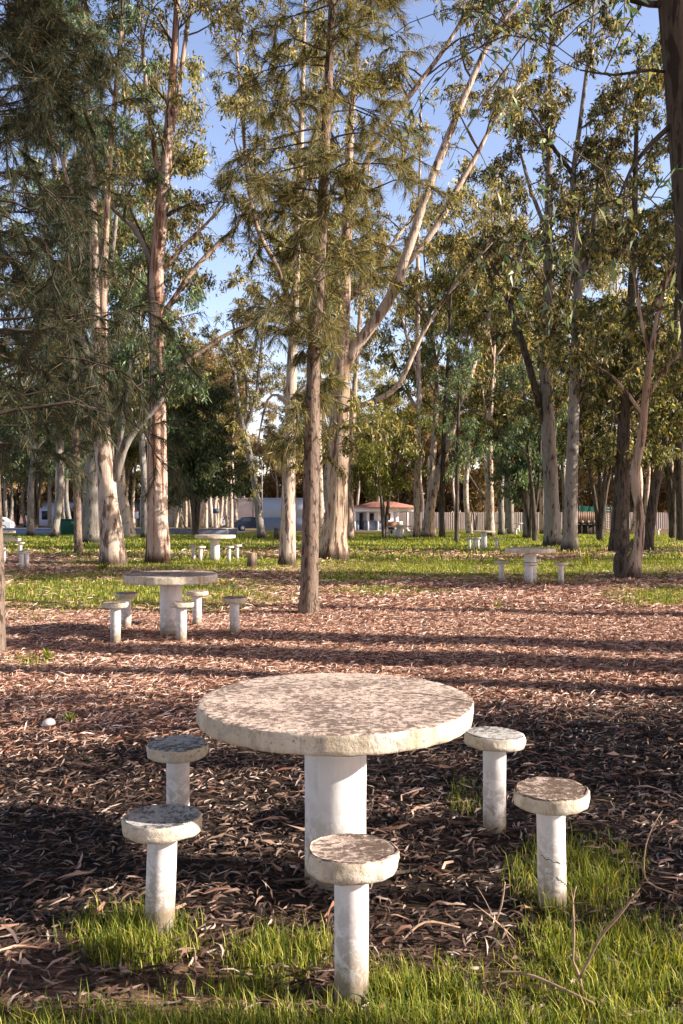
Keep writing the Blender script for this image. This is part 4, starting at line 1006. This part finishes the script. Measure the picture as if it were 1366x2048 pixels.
def hgt(x, y):
    return .018 * np.sin(x * 1.7 + y * .9) * np.sin(y * 1.3 - x * .4) * np.clip(y / 4, 0, 1)
def axis_vals(a, b, fine, far):
    v = [0.0]; s = fine
    while v[-1] < b: v.append(v[-1] + s); s = min(far, s * 1.045)
    return np.array(v)
ya = np.concatenate([-axis_vals(0, 60, .3, 12)[::-1][:-1], axis_vals(0, 420, .10, 14)])
xa = axis_vals(0, 260, .12, 12); xa = np.concatenate([-xa[::-1][:-1], xa])
XX, YY = np.meshgrid(xa, ya)
ZZ = np.where(YY < 30, 0, -.0135 * (np.minimum(YY, 100) - 30)) + np.where((np.abs(XX) < 40) & (YY < 60), hgt(XX, YY) - .012, -.012)
mb = MB(); ny, nx = XX.shape; idx = np.arange(ny * nx).reshape(ny, nx)
mb.add(np.stack([XX, YY, ZZ], -1).reshape(-1, 3), np.stack([idx[:-1, :-1], idx[:-1, 1:], idx[1:, 1:], idx[1:, :-1]], -1).reshape(-1, 4))
g = mb.build('ground', M['ground'], None, smooth=True); g['kind'] = 'structure'
at = g.data.attributes.new('damp', 'FLOAT', 'POINT'); at.data.foreach_set('value', np.where(YY > 1, shade_mask(XX, YY), 0).astype(np.float32).ravel())
at = g.data.attributes.new('grass', 'FLOAT', 'POINT'); at.data.foreach_set('value', np.where(YY > 1, grassness(XX, YY), 0).astype(np.float32).ravel())
# road beyond the low wall
mb = MB(); z = gz(100)
mb.add([(-90, 74, gz(74) + .01), (-9.0, 74, gz(74) + .01), (-9.0, 100, z + .01), (-90, 100, z + .01)], [(0,1,2,3)]); 
r = mb.build('road', plain('pale_asphalt', (.20,.185,.18), .9, .15, 3)); r['kind'] = 'structure'

rng = np.random.default_rng(77)
def scatter(n, y0, y1, margin=1.0):
    y = np.sqrt(rng.uniform(y0 * y0, y1 * y1, n)); x = rng.uniform(-1, 1, n) * (.46 * y + margin); return x, y
def zg(x, y): return np.where(y < 30, 0, -.0135 * (np.minimum(y, 100) - 30)) + hgt(x, y) * 1.0 - .012
mb = MB()
for n, y0, y1, L, W, lift in ((80000, 1.7, 7.4, .068, .0100, .02), (260000, 5.0, 13, .092, .0092, .024), (170000, 13, 24, .15, .0165, .026), (46000, 24, 50, .24, .034, .03)):
    x, y = scatter(n, y0, y1); gr = grassness(x, y); dp = shade_mask(x, y) if y0 > 4 else 1 - .75 * (1 - shade_mask(x, y)) * (y > 2.9); k = (rng.random(n) > np.clip(gr * 1.15 - .1, 0, .95)) & (rng.random(n) < (1 - dp if y0 > 4 else .55 * dp + .25)); x, y = x[k], y[k]; m = len(x)
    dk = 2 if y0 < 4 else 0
    c = np.stack([x, y, zg(x, y) + rng.uniform(.002, lift, m)], -1)
    az = rng.uniform(0, 6.28, m); dd = np.stack([np.cos(az), np.sin(az) * .8, rng.normal(size=m) * .15], -1)
    d = nrm(dd); Ln = (L * rng.uniform(.5, 1.45, m))[:, None]; Wn = (W * rng.uniform(.6, 1.3, m))[:, None]
    up_ = nrm(np.stack([rng.normal(size=m) * .4 + .60, rng.normal(size=m) * .4 - .08, np.ones(m)], -1)); side = nrm(np.cross(d, up_)); nor = np.cross(side, d)
    bend = rng.normal(size=m)[:, None] * .09 + .04; sw = rng.normal(size=m)[:, None] * .12
    a = c; m1 = c + d * Ln * .35 + nor * Ln * bend + side * Ln * sw; m2 = c + d * Ln * .7 + nor * Ln * bend * .8 + side * Ln * sw; tp = c + d * Ln
    v = np.stack([a, m1 + side * Wn * .5, m2 + side * Wn * .38, tp, m2 - side * Wn * .38, m1 - side * Wn * .5], 1).reshape(-1, 3)
    i = np.arange(m)[:, None] * 6
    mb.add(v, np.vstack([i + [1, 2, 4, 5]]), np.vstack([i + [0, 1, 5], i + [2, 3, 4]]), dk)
# shed bark ribbons and small sticks
for n, y0, y1, L, W in ((650, 1.8, 7, .16, .007), (2600, 7, 16, .28, .012), (900, 16, 30, .4, .025)):
    x, y = scatter(n, y0, y1); k = rng.random(n) > grassness(x, y) * .8; x, y = x[k], y[k]; m = len(x)
    az = rng.normal(size=m) * .7 + rng.choice([0, PI], m); Ln = L * rng.uniform(.4, 1.7, m); Wn = W * rng.uniform(.4, 1.4, m); cu = rng.normal(size=m) * .8
    rowsv = []
    for j in range(5):
        s = j / 4 - .5; a2 = az + cu * s
        px_ = x + np.cos(a2) * Ln * s; py_ = y + np.sin(a2) * Ln * s; wz = zg(px_, py_) + .018 + .02 * np.abs(np.sin(az * 5 + j))
        sx, sy = -np.sin(a2) * Wn * .5, np.cos(a2) * Wn * .5; tl = rng.normal(size=m) * .004
        rowsv += [np.stack([px_ + sx, py_ + sy, wz + tl], -1), np.stack([px_ - sx, py_ - sy, wz - tl], -1)]
    v = np.stack(rowsv, 1).reshape(-1, 3); i = np.arange(m)[:, None] * 10
    mb.add(v, np.vstack([i + [2*j, 2*j+1, 2*j+3, 2*j+2] for j in range(4)]), None, 1)
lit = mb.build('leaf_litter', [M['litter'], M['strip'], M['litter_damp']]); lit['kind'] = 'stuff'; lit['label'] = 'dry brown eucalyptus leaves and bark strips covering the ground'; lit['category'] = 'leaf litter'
# grass
mb = MB()
for n, y0, y1, H, W, thr in ((620000, 1.8, 5.5, .072, .0034, .16), (330000, 5.5, 26, .062, .013, .22), (230000, 26, 66, .10, .04, .2)):
    x, y = scatter(n, y0, y1); gr = grassness(x, y)
    if y1 < 8:
        cl = .5 + .27 * np.sin(x * 9 + 3 * np.sin(y * 7)) * np.sin(y * 11 + 2 * np.sin(x * 8)) + .25 * np.sin(x * 23 + 2 * np.sin(y * 19)) * np.sin(y * 27 + 2 * np.sin(x * 21))
        cl = np.clip(cl, 0, 1) ** 1.5 * 1.2
    else: cl = np.clip(.55 + .6 * np.sin(x * .9 + 2 * np.sin(y * 1.1)) * np.sin(y * 1.7 + .6 * np.sin(x * .7)) + .3 * np.sin(x * 2.9 + 1.5 * np.sin(y * 2.1)), 0, 1)
    pr = np.clip((gr - thr) * 1.9, 0, 1) * ((.2 + .8 * cl) if y1 < 8 else .25 + .88 * cl); k = rng.random(n) < pr; x, y, gr = x[k], y[k], gr[k]; m = len(x)
    cl = cl[k]
    if not m: continue
    az = rng.uniform(0, 6.28, m); h = H * rng.gamma(5, .2, m).clip(.3, 2) * (.5 + .3 * gr + .35 * cl); ln = rng.uniform(.15, .75, m)
    b0 = np.stack([x, y, zg(x, y) - .005], -1); o_ = np.stack([np.cos(az), np.sin(az), np.zeros(m)], -1); s_ = np.stack([-np.sin(az), np.cos(az), np.zeros(m)], -1) * (W * rng.uniform(.6, 1.3, m))[:, None] * .5
    up1 = np.array([0, 0, 1.0]); mid = b0 + up1 * (h * .55)[:, None] + o_ * (h * ln * .25)[:, None]; tip = b0 + up1 * (h * (1 - ln * .3))[:, None] + o_ * (h * ln * .9)[:, None]
    v = np.stack([b0 - s_, b0 + s_, mid + s_ * .8, mid - s_ * .8, tip], 1).reshape(-1, 3); i = np.arange(m)[:, None] * 5
    mb.add(v, i + [0, 1, 2, 3], i + [3, 2, 4])
gs = mb.build('grass', M['grass']); gs['kind'] = 'stuff'; gs['label'] = 'short green and yellow grass growing in patches through the litter'; gs['category'] = 'grass'

# ------------------------------------------------------------------ light, sky, camera
w = bpy.data.worlds.new('World'); SC.world = w; w.use_nodes = True
nt = w.node_tree; bg = nt.nodes['Background']; sky = nt.nodes.new('ShaderNodeTexSky'); sky.sky_type = 'NISHITA'; sky.sun_disc = False
a, e = math.radians(SUN_AZ), math.radians(SUN_EL)
sdir = Vector((math.cos(a) * math.cos(e), -math.sin(a) * math.cos(e), math.sin(e)))
sky.sun_elevation = e; sky.sun_rotation = math.atan2(sdir.x, sdir.y)
sky.air_density = 1.0; sky.dust_density = .8; sky.ozone_density = 2.0
mx = nt.nodes.new('ShaderNodeMix'); mx.data_type = 'RGBA'; mx.blend_type = 'MULTIPLY'; mx.inputs[0].default_value = 1.0; mx.inputs[7].default_value = (1.13, .93, .93, 1)
nt.links.new(sky.outputs[0], mx.inputs[6]); tcw = nt.nodes.new('ShaderNodeTexCoord'); sxw = nt.nodes.new('ShaderNodeSeparateXYZ'); nt.links.new(tcw.outputs['Generated'], sxw.inputs[0])
rw = nt.nodes.new('ShaderNodeValToRGB'); el = rw.color_ramp.elements; el[0].position = 0.0; el[0].color = (1,1,1,1); el[1].position = 1.0; el[1].color = (.2,.22,.22,1)
for p_, v_ in ((.52, .95), (.68, .34)): q_ = el.new(p_); q_.color = (v_, v_, v_, 1)
nt.links.new(sxw.outputs[2], rw.inputs[0])
m2 = nt.nodes.new('ShaderNodeMix'); m2.data_type = 'RGBA'; m2.blend_type = 'MULTIPLY'; m2.inputs[0].default_value = 1.0     # sky overhead darkened out of view to cut fill light
nt.links.new(mx.outputs[2], m2.inputs[6]); nt.links.new(rw.outputs[0], m2.inputs[7]); nt.links.new(m2.outputs[2], bg.inputs[0]); bg.inputs[1].default_value = .15
sl = bpy.data.lights.new('sun', 'SUN'); sl.energy = 5.0; sl.angle = math.radians(.6); sl.color = (1.0, .90, .78)
so = bpy.data.objects.new('sun', sl); COL.objects.link(so); so.rotation_euler = (-sdir).to_track_quat('-Z', 'Y').to_euler(); so.location = (30, -5, 25)
cam = bpy.data.cameras.new('camera'); co = bpy.data.objects.new('camera', cam); COL.objects.link(co)
co.location = (0, 0, EYE); co.rotation_euler = (math.radians(90) , 0, 0)
cam.sensor_fit = 'VERTICAL'; cam.sensor_height = 36; cam.lens = F / 2048 * 36; cam.shift_y = -(1024 - HY) / 2048; cam.clip_end = 2000
SC.camera = co
SC.view_settings.view_transform = 'Standard'; SC.view_settings.look = 'None'; SC.view_settings.exposure = 0
SC.render.engine = 'CYCLES'
SC.cycles.film_exposure = 2.35        # the photograph is exposed bright
try:
    SC.cycles.max_bounces = 6; SC.cycles.diffuse_bounces = 3; SC.cycles.transmission_bounces = 3; SC.cycles.transparent_max_bounces = 4
    SC.cycles.use_denoising = True; SC.cycles.use_adaptive_sampling = True; SC.cycles.adaptive_threshold = .02
except Exception: pass
